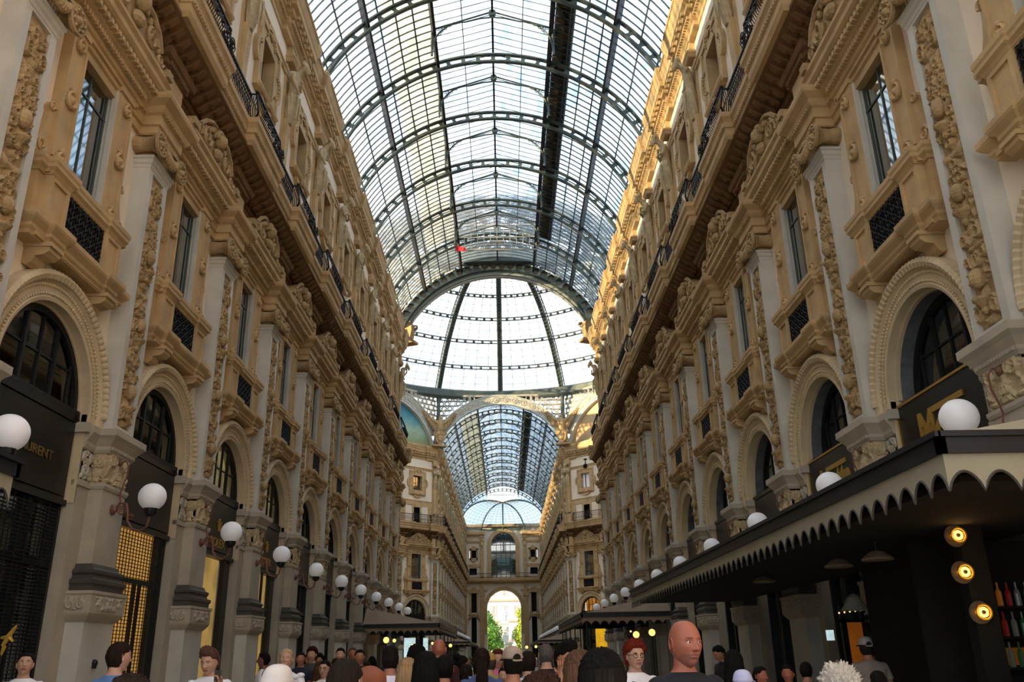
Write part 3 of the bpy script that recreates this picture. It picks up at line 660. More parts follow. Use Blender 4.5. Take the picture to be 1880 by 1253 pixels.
def make_vault(name, lantern=True, detail=True):
    n0 = len(C.objects); root = empty(name); root['kind'] = 'structure'; B = BAY
    mb = MB(); rib_mesh(mb, 0); mb.build('arch_rib', m_steel, root)
    if lantern:
        mb = MB(); y = B/2
        for sg in (-1, 1):
            mb.tube([(sg*2.9, y, 29.92), (0, y, 30.95)], .05, 4)
            pts = [(sg*(2.86-1.55*(1-cos(pi/2*u/12))), y, 28.75+1.6*sin(pi/2*u/12)) for u in range(13)]+[(sg*.6, y, 30.55), (0, y, 30.62)]
            mb.tube(pts, .048, 4)
            for q, (cx_, cz, r) in enumerate(((2.62, 29.72, .17), (2.3, 30.0, .11), (2.04, 30.15, .08), (2.75, 29.35, .1), (2.8, 29.92, .06), (2.5, 29.98, .06), (1.84, 30.28, .06), (2.8, 29.12, .06), (2.42, 29.82, .06))):
                mb.tube([(sg*cx_+r*cos(a*pi/5), y, cz+r*sin(a*pi/5)) for a in range(11)], .02, 4, False)
            mb.tube([(sg*2.88, y, 28.4), (sg*2.88, y, 30.0)], .06, 4)
        mb.lathe([(.18, -.1), (.18, .1)], (0, y, 30.85), 8, axis='y'); mb.build('lantern_frame', m_steel, root)
    mb = MB()
    for a in (AP, pi-AP): beam(mb, a, 8.3, 0, B, .06, .22); beam(mb, a, 8.56, 0, B, .04, .3)
    mb.build('purlins', m_iron, root)
    mb = MB()
    for a in (AL, pi-AL): beam(mb, a, 8.5, 0, B, .07, .42)
    mb.box(-.05, .05, 0, B, 30.86 if lantern else 30.3, 31.02 if lantern else 30.45); mb.build('lantern_beams', m_iron, root)
    mb = MB(); NB = 10
    for j in range(NB):
        y = (j+.5)*B/NB
        for aa, ab in ((A0, AL), (pi-AL, pi-A0)) if lantern else ((A0, pi-A0),):
            P = []; m = 14 if lantern else 30
            for i in range(m+1):
                a = aa+(ab-aa)*i/m; P.append([vp(a, 8.54, y-.017), vp(a, 8.6, y-.017), vp(a, 8.6, y+.017), vp(a, 8.54, y+.017)])
            mb.grid(np.array(P), cv=True)
        if lantern:
            for sg in (-1, 1): mb.tube([(sg*2.92, y, 30.08), (0, y, 31.0)], .022, 4)
    for q in range(1, 5):
        for f0, f1 in ((A0, AP), (AP, AL)):
            if q == 4: continue
            a = f0+(f1-f0)*q/4
            for b in (a, pi-a): beam(mb, b, 8.6, 0, B, .034, .04)
    for sg in (-1, 1):
        if lantern: mb.box(sg*1.46-.02, sg*1.46+.02, 0, B, 30.5, 30.56)
    mb.build('glazing_bars', m_bars, root)
    mb = MB()
    for aa, ab in ((A0, AL), (pi-AL, pi-A0)) if lantern else ((A0, pi-A0),):
        m = 12 if lantern else 26
        mb.grid(np.array([[vp(aa+(ab-aa)*i/m, 8.62, 0), vp(aa+(ab-aa)*i/m, 8.62, B)] for i in range(m+1)]))
    if lantern: mb.grid(np.array([[(x, 0, z), (x, B, z)] for x, z in ((-2.95, 30.1), (0, 31.05), (2.95, 30.1))]))
    mb.build('glass_panes', m_glass, root)
    if detail:   # walkways outside the glass, beside the lantern; shade and sun put into colour
        mb = MB(); mb.grid(np.array([[vp(a, 8.65, 0), vp(a, 8.65, B)] for a in np.linspace(AL-.005, AL-.12, 4)])); mb.grid(np.array([[vp(a, 8.7, 0), vp(a, 8.7, B)] for a in np.linspace(AL-.005, AL-.12, 4)])); mb.build('shade_dark_walkway', m_walk, root)
        mb = MB(); mb.grid(np.array([[vp(pi-a, 8.66, 0), vp(pi-a, 8.66, B)] for a in np.linspace(AL-.005, AL-.27, 6)])); mb.build('sun_cream_walkway', m_sunwalk, root)
    return Proto(root, since(n0))
m_walk = mat('shade_brown_walkway', '4a3a2c', .9, var=.35, scale=4)  # dark brown puts the right walkway's shade into its colour
m_sunwalk = glassmat('sun_yellow_strip', 'e8cf98', .02, .25)  # yellow tint puts sunlight into the left walkway's colour
def arcband(mb, r0, r1, z, d0, d1, a0, a1, n=48, hw=None):
    P = []
    for i in range(n+1):
        a = a0+(a1-a0)*i/n; P.append([(d1, r0*cos(a), z+r0*sin(a)), (d1, r1*cos(a), z+r1*sin(a)), (d0, r1*cos(a), z+r1*sin(a)), (d0, r0*cos(a), z+r0*sin(a))])
    mb.grid(np.array(P), cv=True)
m_tracery = mat('grey_patterned_band', 'b2b6ae', .7, var=.1, scale=5)
m_lacew = mat('pale_iron_tracery', 'aaa79a', .7, var=.1)
# painted lunette: sky over a landscape
def m_fresco(name, cols):
    m = bpy.data.materials.new(name); m.use_nodes = True; n = m.node_tree; b = n.nodes['Principled BSDF']; b.inputs['Roughness'].default_value = .9
    t = n.nodes.new('ShaderNodeTexCoord'); s = n.nodes.new('ShaderNodeSeparateXYZ'); n.links.new(t.outputs['Object'], s.inputs[0])
    mr = n.nodes.new('ShaderNodeMapRange'); mr.inputs['From Min'].default_value = 24.3; mr.inputs['From Max'].default_value = 29.2; n.links.new(s.outputs['Z'], mr.inputs['Value'])
    nz = n.nodes.new('ShaderNodeTexNoise'); nz.inputs['Scale'].default_value = 1.1; nz.inputs['Detail'].default_value = 6; n.links.new(t.outputs['Object'], nz.inputs['Vector'])
    ad = n.nodes.new('ShaderNodeMath'); ad.operation = 'MULTIPLY_ADD'; ad.inputs[1].default_value = .35; n.links.new(nz.outputs['Fac'], ad.inputs[0]); n.links.new(mr.outputs[0], ad.inputs[2])
    r = n.nodes.new('ShaderNodeValToRGB'); n.links.new(ad.outputs[0], r.inputs['Fac'])
    while len(r.color_ramp.elements) < len(cols): r.color_ramp.elements.new(.5)
    for e, (p, c) in zip(r.color_ramp.elements, cols): e.position = p; e.color = lin(c)
    n.links.new(r.outputs['Color'], b.inputs['Base Color']); return m
m_fr1 = m_fresco('fresco_blue_sky', [(0, '8a6a52'), (.16, '8d8e60'), (.3, '8ba07a'), (.5, '9db8a4'), (.75, '5f9aa8'), (1, '3f7f98')])
m_fr2 = m_fresco('fresco_golden_sky', [(0, '7d8070'), (.15, '8f8a66'), (.3, 'b09a78'), (.5, 'c8a878'), (.75, 'c4ab84'), (1, 'b7a488')])
# ================================================================ octagon, dome
OC = (0, 78.75); AP8 = 18.25
def screen(mb, r1, z):
    """openwork rings filling the spandrel between arch and ring beam"""
    R_ = .40
    def ann(t, zz, ra, rb):
        n = 12; v = []
        for x in (.12, .2):
            v += [(x, t+ra*cos(2*pi*k/n), zz+ra*sin(2*pi*k/n)) for k in range(n)]+[(x, t+rb*cos(2*pi*k/n), zz+rb*sin(2*pi*k/n)) for k in range(n)]
        f = []
        for k in range(n):
            j = (k+1) % n; f += [(n+k, n+j, j, k), (2*n+k, 2*n+j, 3*n+j, 3*n+k), (n+k, 3*n+k, 3*n+j, n+j), (k, j, 2*n+j, 2*n+k)]
        mb.add(v, f)
    def ok(t, zz, r): return abs(t) < 7.4 and zz+r < 30.45 and math.hypot(t, zz-z) > r1+r*.5 and zz > 26
    row = 0; zz = 26.2
    while zz < 30.6:
        t = -7.6+(row % 2)*.33
        while t < 7.6:
            if ok(t, zz, .25): ann(t, zz, .17 if (row+int(round(t/.66))) % 3 else .24, .33)
            t += .66
        for t in np.arange(-7.6, 7.6, .33):
            if ok(t, zz+.3, .1): ann(t, zz+.3, .05, .11)
        zz += .57; row += 1
def oct_side(name, closed, fres, th):
    root = empty(name); root['kind'] = 'structure'
    if closed:
        mb = MB(); A = arcpts(7.2, 22.0, radians(19), radians(161), 40); mb.prism([(t, z) for t, z in A], -.1, .02); mb.build('painted_lunette', fres, root)
        mb = MB(); arcband(mb, 7.15, 7.32, 22.0, 0, .5, radians(17), radians(163)); mb.build('lunette_frame', m_marble, root)
        r0, r1, zc = 7.5, 8.5, 22.0; mb = MB(); arcband(mb, 7.3, 7.52, 22.0, 0, .3, radians(17), radians(163)); mb.build('dark_rim', m_navy, root)
    else: r0, r1, zc = 7.72, 8.75, 21.75
    a0 = math.acos(min(1, 7.5/r1))
    mb = MB(); arcband(mb, r0, r1, zc, 0, .35, a0, pi-a0); arcband(mb, r0-.06, r0+.06, zc, 0, .42, a0, pi-a0); arcband(mb, r1-.06, r1+.05, zc, 0, .42, a0, pi-a0); mb.build('arch_band', m_tracery, root)
    mb = MB(); n = 31; rm = (r0+r1)/2
    for i in range(n):
        a = a0+(pi-2*a0)*(i+.5)/n; big = i % 2 == 0
        mb.lathe([(.36 if big else .2, 0), (.36 if big else .2, .04), (.28 if big else .14, .05), (.26 if big else .12, .02)], (.36, rm*cos(a), zc+rm*sin(a)), 12, axis='x')
        if big: mb.lathe([(.15, 0), (.15, .06), (.06, .07)], (.36, rm*cos(a), zc+rm*sin(a)), 8, axis='x')
    mb.build('band_rosettes', m_lacew, root)
    mb = MB(); screen(mb, r1, zc); mb.build('openwork_spandrel', m_lacew, root)
    mb = MB(); mb.box(.08, .3, -7.5, 7.5, 30.4, 30.62)
    for t in (-3.6, 0, 3.6): mb.box(.1, .34, t-.12, t+.12, zc+math.sqrt(max(0, r1*r1-t*t))-.1, 30.5)
    mb.build('top_rail', m_lacew, root)
    a = th; root.location = (OC[0]-AP8*cos(a), OC[1]-AP8*sin(a), 0); root.rotation_euler = (0, 0, th)
    return root
# th = direction of local +x (into the octagon)
SIDES = {'far': -pi/2, 'near': pi/2, 'farleft': -pi/4, 'farright': -3*pi/4, 'nearleft': pi/4, 'nearright': 3*pi/4, 'left': 0, 'right': pi}
for k, (nm, th) in enumerate(SIDES.items()):
    oct_side('trim_%d' % (k+1), nm in ('farleft', 'farright', 'nearleft', 'nearright'), m_fr2 if 'right' in nm else m_fr1, th)
# dome
DPR = np.array([(18.9, 31.2), (17.65, 33.35), (16.35, 35.2), (15.05, 36.7), (13.7, 38.0), (12.1, 39.25), (10.3, 40.3), (8.5, 41.0), (6.5, 41.6), (4.2, 42.1), (2.2, 42.35)])
DLN = np.r_[0, np.cumsum(np.hypot(*np.diff(DPR, axis=0).T))]; STOP = 21.1
def dp(az, s, off=0):
    r, z = np.interp(s, DLN, DPR[:, 0]), np.interp(s, DLN, DPR[:, 1]); t = np.array([np.interp(s+.6, DLN, DPR[:, 0])-np.interp(s-.6, DLN, DPR[:, 0]), np.interp(s+.6, DLN, DPR[:, 1])-np.interp(s-.6, DLN, DPR[:, 1])]); t /= np.linalg.norm(t)
    r += off*t[1]; z -= off*t[0]; return (float(r*sin(az)), float(OC[1]+r*cos(az)), float(z))
dome = empty('dome'); tag(dome, 'iron and glass dome over the central octagon', 'dome')
for k in range(16):
    az = 2*pi*k/16; mb = MB(); n = 30; sd = Vector((cos(az), -sin(az), 0))
    for off, w_ in ((0, .085), (.7, .07)):
        for sg in (-1, 1): mb.tube([Vector(dp(az, STOP*i/n, off))+sd*sg*.22 for i in range(n+1)], w_, 4)
    for i in range(1, 48):
        s_ = STOP*i/48; a = Vector(dp(az, s_, 0)); mb.tube([a-sd*.2, a+sd*.2], .085, 4)
        for sg in (-1, 1): mb.tube([a+sd*sg*.2, Vector(dp(az, s_, .7))+sd*sg*.2], .035, 4, False); mb.tube([a+sd*sg*.2, Vector(dp(az, s_+STOP/48, .7))+sd*sg*.2], .03, 4, False)
    G_ = [[list(Vector(dp(az, STOP*i/n, .06))+sd*sg*.2) for sg in (-1, 1)] for i in range(n+1)]; mb.grid(np.array(G_))
    t0 = Vector(dp(az, 0, .1)); mb.tube([t0, t0+Vector((0, 0, -4.4 if k % 2 else -.3))], .22, 4); mb.build('dome_rib', m_steel, dome)
for q, s_ in enumerate([2.93, 6.13, 9.06, 12.23, 15.58, 18.6, 21.05]):
    mb = MB(); n = 96
    for z_ in (-.16, .2): mb.tube([Vector(dp(2*pi*i/n, s_+z_, .1)) for i in range(n+1)], .075, 4, False)
    for i in range(n):
        p = Vector(dp(2*pi*i/n, s_, .1)); mb.ball(p, (.2, .2, .17), 5, 3)
    mb.build('dome_ring', m_steel, dome)
mb = MB(); n = 64
mb.grid(np.array([[(r*sin(2*pi*i/n), OC[1]+r*cos(2*pi*i/n), z) for r, z in ((19.3, 30.25), (18.7, 30.25), (18.5, 30.45), (18.5, 31.15), (18.7, 31.35), (19.3, 31.35))] for i in range(n)]), cu=True, cv=True)
mb.build('ring_beam', m_steel, dome)
mb = MB()
for k in range(16*5):
    if k % 5: mb.tube([dp(2*pi*k/80, STOP*i/14, .75) for i in range(15)], .03, 3, False)
for q in range(1, 26): mb.tube([dp(2*pi*i/64, STOP*q/26, .75) for i in range(65)], .028, 3, False)
mb.build('dome_glazing_bars', m_bars, dome)
mb = MB(); mb.grid(np.array([[dp(2*pi*i/64, STOP*j/18, .82) for j in range(19)] for i in range(64)]), cu=True); mb.build('dome_glass', m_dglass_roof, dome)
# eagles on shields at the octagon corners
def make_eagle():
    n0 = len(C.objects); root = empty('eagle_statue'); mb = MB()
    loft(mb, [(.5, 0, 25.9, .16, .2), (.55, 0, 26.2, .3, .34), (.55, 0, 26.7, .36, .4), (.6, 0, 27.1, .3, .32), (.62, 0, 27.4, .18, .18), (.66, 0, 27.65, .17, .16), (.7, 0, 27.85, .12, .12)], 14)
    mb.tube([(.72, 0, 27.72), (.92, 0, 27.68), (.98, 0, 27.52)], [.12, .07, .02], 8)
    for sg in (-1, 1):
        mb.tube([(.6, sg*.18, 26.1), (.72, sg*.2, 25.75), (.8, sg*.2, 25.5)], [.14, .1, .08], 8)
        mb.tube([(.5, sg*.25, 27.0), (.46, sg*.75, 27.3), (.4, sg*1.25, 27.75), (.34, sg*1.9, 28.5)], [.24, .2, .15, .06], 8)
    mesh_obj('eagle_body', fuse(mb, .06, 1), m_ochre_d, root)
    for sg in (-1, 1):
        mb = MB()
        for q in range(11):
            u = q/10; a = (.42, sg*(.35+1.5*u), 27.0+1.45*u**1.1); L = 1.15-.45*u+.3*sin(pi*u)
            b = (.34, sg*(.30+1.75*u+.1), 27.0+1.45*u-L*(.95-.55*u)); mb.tube([a, ((a[0]+b[0])/2+.05, (a[1]+b[1])/2+sg*.08, (a[2]+b[2])/2), b], [.1, .12, .03], 5)
            if q < 8: mb.tube([(.48, a[1], a[2]), (.46, b[1], (a[2]+b[2])/2)], [.1, .05], 5)
        mb.build('wing', m_ochre_d, root)
    mb = MB(); mb.prism([(0, 24.35), (.42, 24.75), (.55, 25.3), (.5, 25.9), (0, 26.05), (-.5, 25.9), (-.55, 25.3), (-.42, 24.75)], .1, .72); scroll(mb, (.55, 25.7), .25, x=.7, thick=.08); scroll(mb, (-.55, 25.7), .25, x=.7, thick=.08, flip=-1)
    mb.box(0, .8, -.8, .8, 24.25, 24.45); mb.ball((.78, 0, 25.2), (.08, .3, .4), 8, 6); mb.build('shield', m_ochre_d, root)
    return Proto(root, since(n0))
eagle = make_eagle()
for k in range(8):
    az = radians(22.5+45*k); th = -az-pi/2; rr = 18.9
    o = eagle.put((rr*sin(az), OC[1]+rr*cos(az), 0), th)
    tag(o, {0: 'gilded stone eagle with spread wings at the right corner of the far arch', 7: 'gilded stone eagle with spread wings at the left corner of the far arch'}.get(k, 'stone eagle hidden behind the near cornices of the octagon'), 'eagle', 'eagles at the octagon corners')
# ================================================================ modules
wallL = {}
arch0, na = make_arch(dd=.26); ARCH = Proto(arch0, since(na))
arch1, na = make_arch(dd=-.02); ARCHR = Proto(arch1, since(na))
WALL = make_wall('wall_left'); PIER = make_pier(); RAIL = make_rail(); LAMP = make_lamp(); STAT = [make_statue(i) for i in range(3)]
WIN = [make_window('window_1', m_wglass, None), make_window('window_2', m_wglass, 'curtain'), make_window('window_3', m_wglass, 'blind')]
CART = [make_cart('window_4'), make_cart('window_5', True)]
VAULT = make_vault('ceiling'); VAULT2 = make_vault('ceiling', lantern=False, detail=False)
cnt = dict(w=5)
ORD = ['first', 'second', 'third', 'fourth', 'fifth', 'sixth', 'seventh', 'eighth', 'ninth', 'tenth', 'eleventh', 'twelfth', 'thirteenth', 'fourteenth', 'fifteenth']
def put(pr, O, th, t): return pr.put((O[0]-t*sin(th), O[1]+t*cos(th), 0), th)
def bay(O, th, t, side, win, cart, arch=True):
    w_ = put(WALL, O, th, t); w_.name = 'wall_'+side; w_['kind'] = 'structure'
    o = put(WIN[win], O, th, t); cnt['w'] += 1; o.name = 'window_%d' % cnt['w']; o['kind'] = 'structure'
    o = put(CART[cart], O, th, t); cnt['w'] += 1; o.name = 'window_%d' % cnt['w']; o['kind'] = 'structure'
    return put(ARCHR if side.startswith('right') else ARCH, O, th, t) if arch else None
def pier(O, th, t, where, lamp=True, rail=True, sv=0, grp='', vis=True):
    o = put(PIER, O, th, t); tag(o, 'stone pier with carved marble pilaster, '+where, 'pier', 'piers '+grp)
    o = put(STAT[sv], O, th, t); tag(o, 'draped stone figure under the cornice, '+where, 'statue', 'telamon statues '+grp)
    if rail: o = put(RAIL, O, th, t); tag(o, 'black bowed iron balcony railing, '+where, 'railing', 'balcony railings '+grp)
    if lamp: o = put(LAMP, O, th, t); tag(o, 'white globe lamp on curled bracket, '+where, 'lamp', 'globe lamps '+grp)
rv = random.Random(5); blinds = []; lits = []
OL, OR = (-WX, 0), (WX, 0)
for side, O, th in (('left', OL, 0), ('right', OR, pi)):
    sg = 1 if side == 'left' else -1
    for k in range(-3, 10):
        y = P0+BAY*k
        n_ = k+1 if side == 'left' else k+2
        where = ('%s bay from the camera on the %s side' % (ORD[max(0, k+1)], side)) if k >= -1 else 'behind the photographer on the %s side' % side
        pier(O, th, sg*y, where, sv=(k*2+(side == 'left')) % 3 if k % 4 else 0, grp='on the %s wall of the near gallery' % side, rail=k < 9 and True)
    for k in range(-3, 9):
        y = P0+BAY*(k+.5)
        wv = {('left', -1): 0, ('left', 0): 0, ('left', 1): 1, ('left', 3): 2, ('right', 2): 1, ('right', 4): 2}.get((side, k), rv.choice([0, 0, 1]))
        a = bay(O, th, sg*y, side, wv, 0, arch=True)
        where = ('%s bay from the camera on the %s side' % (ORD[k+1], side)) if k >= -1 else 'behind the photographer on the %s side' % side
        tag(a, 'arched shopfront under a beaded stone arch, '+where, 'shopfront', 'arched shopfronts of the near gallery')
        if side == 'left' and k == -1: shop_m1 = a
        if side == 'left' and k == 0: shop_0 = a
        if side == 'left' and k == 1: shop_1 = a
        if side == 'left' and k == 2: shop_2 = a
        if side == 'right' and k == -1: shop_rm1 = a
        if side == 'right' and k == 0: shop_r0 = a
        if side == 'right' and k in (1, 2, 3): blinds.append(a)
        if side == 'right' and k in (7, 8): lits.append(a)
    # far gallery
    for k in range(0, 14):
        y = 97.4+BAY*k; where = '%s bay of the far gallery on the %s side' % (ORD[k], side)
        pier(O, th, sg*y, where, sv=(k+(side == 'left')) % 3, grp='on the %s wall of the far gallery' % side, rail=k < 13)
    for k in range(0, 13):
        a = bay(O, th, sg*(97.4+BAY*(k+.5)), side+'_far', rv.choice([0, 0, 1]), 0); tag(a, 'distant arched shopfront, %s bay of the far gallery on the %s side' % (ORD[k], side), 'shopfront', 'arched shopfronts of the far gallery')
# octagon diagonal walls
for nm, th, wn_ in (('octagon_left', -pi/4, 'left'), ('octagon_right', -3*pi/4, 'right'), ('octagon_nearleft', pi/4, 'near left'), ('octagon_nearright', 3*pi/4, 'near right')):
    O = (OC[0]-AP8*cos(th), OC[1]-AP8*sin(th)); far = 'near' not in nm
    for i, t in enumerate((-BAY, 0, BAY)):
        first = (nm == 'octagon_left' and i == 2) or (nm == 'octagon_right' and i == 0)
        a = bay(O, th, t, nm, (1 if nm == 'octagon_left' else 2) if first else 0, 1 if (nm == 'octagon_right' and i == 0) else 0)
        if nm == 'octagon_right' and i == 0: lits.append(a)
        tag(a, 'arched shopfront on the diagonal %s wall of the octagon, bay %s' % (wn_, ('beside its left pier', 'in the middle', 'beside its right pier')[i]), 'shopfront', 'arched shopfronts of the octagon')
        if far:
            p_ = put(RAIL, O, th, t); tag(p_, 'black iron balcony railing on the %s diagonal wall of the octagon, %s' % (wn_, ('left bay', 'middle bay', 'right bay')[i]), 'railing', 'balcony railings of the octagon')
    for i, t in enumerate((-1.5*BAY, -.5*BAY, .5*BAY, 1.5*BAY)):
        pier(O, th, t, ('%s pier of the diagonal %s octagon wall' % (ORD[i], wn_)), lamp=far, rail=False, sv=i % 3, grp='of the octagon')
# vaults
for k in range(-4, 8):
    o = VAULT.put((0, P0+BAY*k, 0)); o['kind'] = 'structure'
o = VAULT2.put((0, P0+BAY*8, 0)); o['kind'] = 'structure'
o = VAULT2.put((0, 97.2, 0)); o['kind'] = 'structure'
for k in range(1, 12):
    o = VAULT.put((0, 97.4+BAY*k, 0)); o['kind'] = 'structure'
# end rim of the near vault, panelled
rim = empty('ceiling_rim'); rim['kind'] = 'structure'
mb = MB(); rib_mesh(mb, 60.3, 7.75, 8.5, .5, step=radians(4.6)); mb.build('arch_rib', m_steel, rim)
mb = MB(); P = []
for i in range(61):
    a = radians(12)+radians(156)*i/60; P.append([(r*cos(a), y, VZ+r*sin(a)) for r, y in ((7.9, 60.34), (8.4, 60.34), (8.4, 60.42), (7.9, 60.42))])
mb.grid(np.array(P), cv=True); mb.build('rim_panels', m_cream, rim)
# gable window where the lantern stops
mb = MB(); gy = P0+BAY*8-.1
for z in (29.0, 30.0, 31.0): mb.box(-2.9, 2.9, gy-.05, gy+.05, z, z+.08)
for i in range(13): x = -2.8+i*.467; mb.box(x-.025, x+.025, gy-.03, gy+.03, 29.0, 30.1+.95*(1-abs(x)/2.9))
mb.box(-.5, .5, gy-.2, gy, 29.55, 29.7)
for sg in (-1, 1): mb.tube([(sg*2.95, gy, 30.1), (0, gy, 31.05)], .06, 4)
gb = mb.build('window_1', m_lacew); gb.name = 'window_%d' % (cnt['w']+1); gb['kind'] = 'structure'; cnt['w'] += 1
# flag
mb = MB(); P = []
for i in range(9):
    u = i/8; P.append([(-2.85+.7*u, 53.0+.05*sin(5*u), 27.9+.5-.25*u), (-2.85+.7*u, 53.02+.05*sin(5*u), 27.9+.06*sin(4*u))])
mb.grid(np.array(P)); fl = mb.build('flag', m_red); tag(fl, 'small red flag hanging under the glass roof', 'flag')
mb = MB(); mb.tube([(-2.85, 53.0, 29.6), (-2.85, 53.0, 27.8)], .02, 5); mb.build('flag_pole', m_iron, fl)
# floor, attic, end walls
mb = MB(); mb.box(-19.5, 19.5, -20, 163, -.3, 0); fo = mb.build('floor', m_floor); fo['kind'] = 'structure'
for side, sg in (('left', -1), ('right', 1)):
    mb = MB(); a, b = sorted((sg*(WX-.1), sg*8.9))
    mb.box(a, b, -4, 60.6, 24.2, 24.4); mb.box(a, b, 97, 161.5, 24.2, 24.4); a2, b2 = sorted((sg*8.35, sg*8.9)); mb.box(a2, b2, -4, 60.6, 20, 24.5); mb.box(a2, b2, 97, 161.5, 20, 24.5)
    o = mb.build('trim_%d' % (20+sg), m_ochre); o['kind'] = 'structure'
mb = MB(); mb.box(-9, 9, -8.5, -8.1, 12, 31); mb.box(-9, -4, -8.5, -8.1, 0, 12); mb.box(4, 9, -8.5, -8.1, 0, 12); o = mb.build('wall_back', m_plaster); o['kind'] = 'structure'
for sg in (-1, 1):
    mb = MB(); a, b = sorted((sg*18.4, sg*18.9)); mb.box(a, b, 70.5, 87, 0, 24.4); o = mb.build('wall_'+('octagon_west' if sg < 0 else 'octagon_east'), m_plaster); o['kind'] = 'structure'

mb = MB(); mb.box(-44, -19.6, 58, 100, 0, 27.6); o = mb.build('trim_40', m_plaster2); o['kind'] = 'structure'  # unseen block added to keep low sun off the right octagon wall
# ================================================================ end wall of the far gallery
m_fol = mat('green_leaves', '5f8a35', .7, var=.5, scale=1.2); m_fol2 = mat('yellow_green_leaves', '93a83c', .7, var=.45, scale=1.2); m_bark = mat('bark', '55483a', .9)
m_pal = mat('pale_pink_facade', 'd9cfc8', .8, var=.05); m_pinkc = mat('pink_cornice', 'c79a88', .8); m_sttone = mat('white_stone_statue', 'cfd0d2', .7)
EY = 161.4
ew = empty('wall_end', (0, EY, 0), -pi/2); ew['kind'] = 'structure'
mb = MB(); D0 = -.9
def bx(t0, t1, z0, z1, d1=0, d0=D0): mb.box(d0, d1, t0, t1, z0, z1)
for sg in (-1, 1):
    def B_(a, b, z0, z1): t0, t1 = sorted((sg*a, sg*b)); bx(t0, t1, z0, z1)
    B_(3.05, 4.6, 0, 14.5); B_(6.3, 8.4, 0, 24.6); B_(4.6, 6.3, 8.4, 9.0); B_(4.6, 4.97, 0, 14.5); B_(5.93, 6.3, 0, 14.5); B_(4.97, 5.93, 12.4, 14.5); B_(2.25, 4.9, 14.4, 24.6); B_(4.9, 6.3, 14.4, 15.6); B_(4.9, 6.3, 16.8, 18.6); B_(4.9, 6.3, 20.0, 24.6)
def archfill(r, zc, zt, t=0):
    A = arcpts(r, zc, 0, pi, 24)
    for i in range(24):
        (a, b), (c, d) = A[i], A[i+1]
        for x in (0, D0): mb.add([(x, t+a, b), (x, t+a, zt), (x, t+c, zt), (x, t+c, d)], [(0, 1, 2, 3)])
        mb.add([(0, t+a, b), (D0, t+a, b), (D0, t+c, d), (0, t+c, d)], [(0, 1, 2, 3)])
archfill(3.05, 9.75, 14.5); archfill(2.25, 20.9, 24.6); archfill(.83, 7.4, 8.4, 5.45); archfill(.83, 7.4, 8.4, -5.45)
mb.build('plaster_wall', m_plaster2, ew)
mb = MB()
for r0, r1, zc, d in ((3.05, 3.7, 9.75, .2), (2.25, 2.95, 20.9, .2)):
    arcband(mb, r0, r1, zc, -.05, d, 0, pi); 
    for sg in (-1, 1):
        a, b = sorted((sg*r0, sg*r1)); mb.box(-.05, d, a, b, 5.5 if zc < 15 else 15, zc)
for t in (-5.45, 5.45):
    arcband(mb, .83, 1.15, 7.4, -.05, .12, 0, pi) if False else None
    P = [(.12, t+1.15*cos(pi*i/20), 7.4+1.15*sin(pi*i/20)) for i in range(21)]; mb.tube(P, .16, 6)
    for sg in (-1, 1): mb.box(0, .16, t+sg*.62-.12, t+sg*.62+.12, 9, 12.4)
    mb.box(0, .3, t-.9, t+.9, 12.4, 12.6); mb.prism([(t-.9, 12.6), (t+.9, 12.6), (t+.5, 13.2), (t, 13.5), (t-.5, 13.2)], 0, .25); mb.box(0, .35, t-.9, t+.9, 8.55, 8.85)
    for sg in (-1, 1): mb.box(0, .14, t+sg*.6-.15, t+sg*.6+.15, 18.3, 20.3)
    mb.box(0, .14, t-.75, t+.75, 20.0, 20.4); mb.box(0, .14, t-.75, t+.75, 18.2, 18.6); mb.lathe([(.45, 0), (.4, .14), (.2, .16)], (0, t, 20.4), 14, axis='x'); mb.lathe([(.45, 0), (.4, .14), (.2, .16)], (0, t, 18.2), 14, axis='x')
for t in (-7.1, 7.1, -3.95, 3.95):
    mb.box(0, .3, t-.36, t+.36, 3, 12.2); mb.box(0, .42, t-.48, t+.48, 11.8, 12.4); mb.box(0, .3, t-.36, t+.36, 12.4, 14.2); mb.ball((.4, t, 21), (.3, .33, .5), 8, 6); mb.ball((.4, t, 21.9), (.22, .22, .26), 8, 6); mb.box(0, .35, t-.3, t+.3, 15.2, 20.4); mb.box(0, .4, t-.4, t+.4, 22.2, 22.8)
mb.sweep([(-7.4, 0), (-7.4, .2), (7.4, .2), (7.4, 0)], [(-.3, 12.5), (.1, 12.55), (.2, 12.8), (-.3, 12.85)]) if False else None
mb.box(0, .2, -7.4, -3.0, 12.75, 13.0); mb.box(0, .2, 3.0, 7.4, 12.75, 13.0); mb.box(0, .12, -7.4, -3.6, 17.0, 17.5); mb.box(0, .12, 3.6, 7.4, 17.0, 17.5)
for sg in (-1, 1):
    a, b = sorted((sg*3.5, sg*7.5)); mb.box(0, .3, a, b, 22.5, 22.8); mb.box(0, .7, a, b, 22.8, 23.3); mb.box(0, .2, a, b, 21.4, 21.7)
mb.box(0, .5, -7.6, 7.6, 24.2, 24.7); mb.build('stone_trim', m_ochre, ew)
mb = MB(); mb.sweep([(-7.5, .5), (7.5, .5)], [(-.6, 14.0), (.1, 14.2), (.5, 14.45), (.55, 14.95), (-.6, 15.0)]); mb.build('balcony_slab', m_ochre, ew)
mb = MB()
for i in range(75): t = -7.4+i*.2; mb.box(1.0, 1.03, t-.02, t+.02, 15, 15.75)
mb.box(.97, 1.05, -7.4, 7.4, 15.72, 15.8); mb.box(.97, 1.05, -7.4, 7.4, 15.02, 15.1); mb.build('railing', m_iron, ew)
mb = MB()
for t in (-1.3, -.45, .45, 1.3): mb.box(-.5, -.42, t-.05, t+.05, 15, 22.8)
for z in (16.9, 17.6, 19.4, 20.9): mb.box(-.5, -.4, -2.25, 2.25, z, z+.14)
mb.build('window_frame', m_steel, ew)
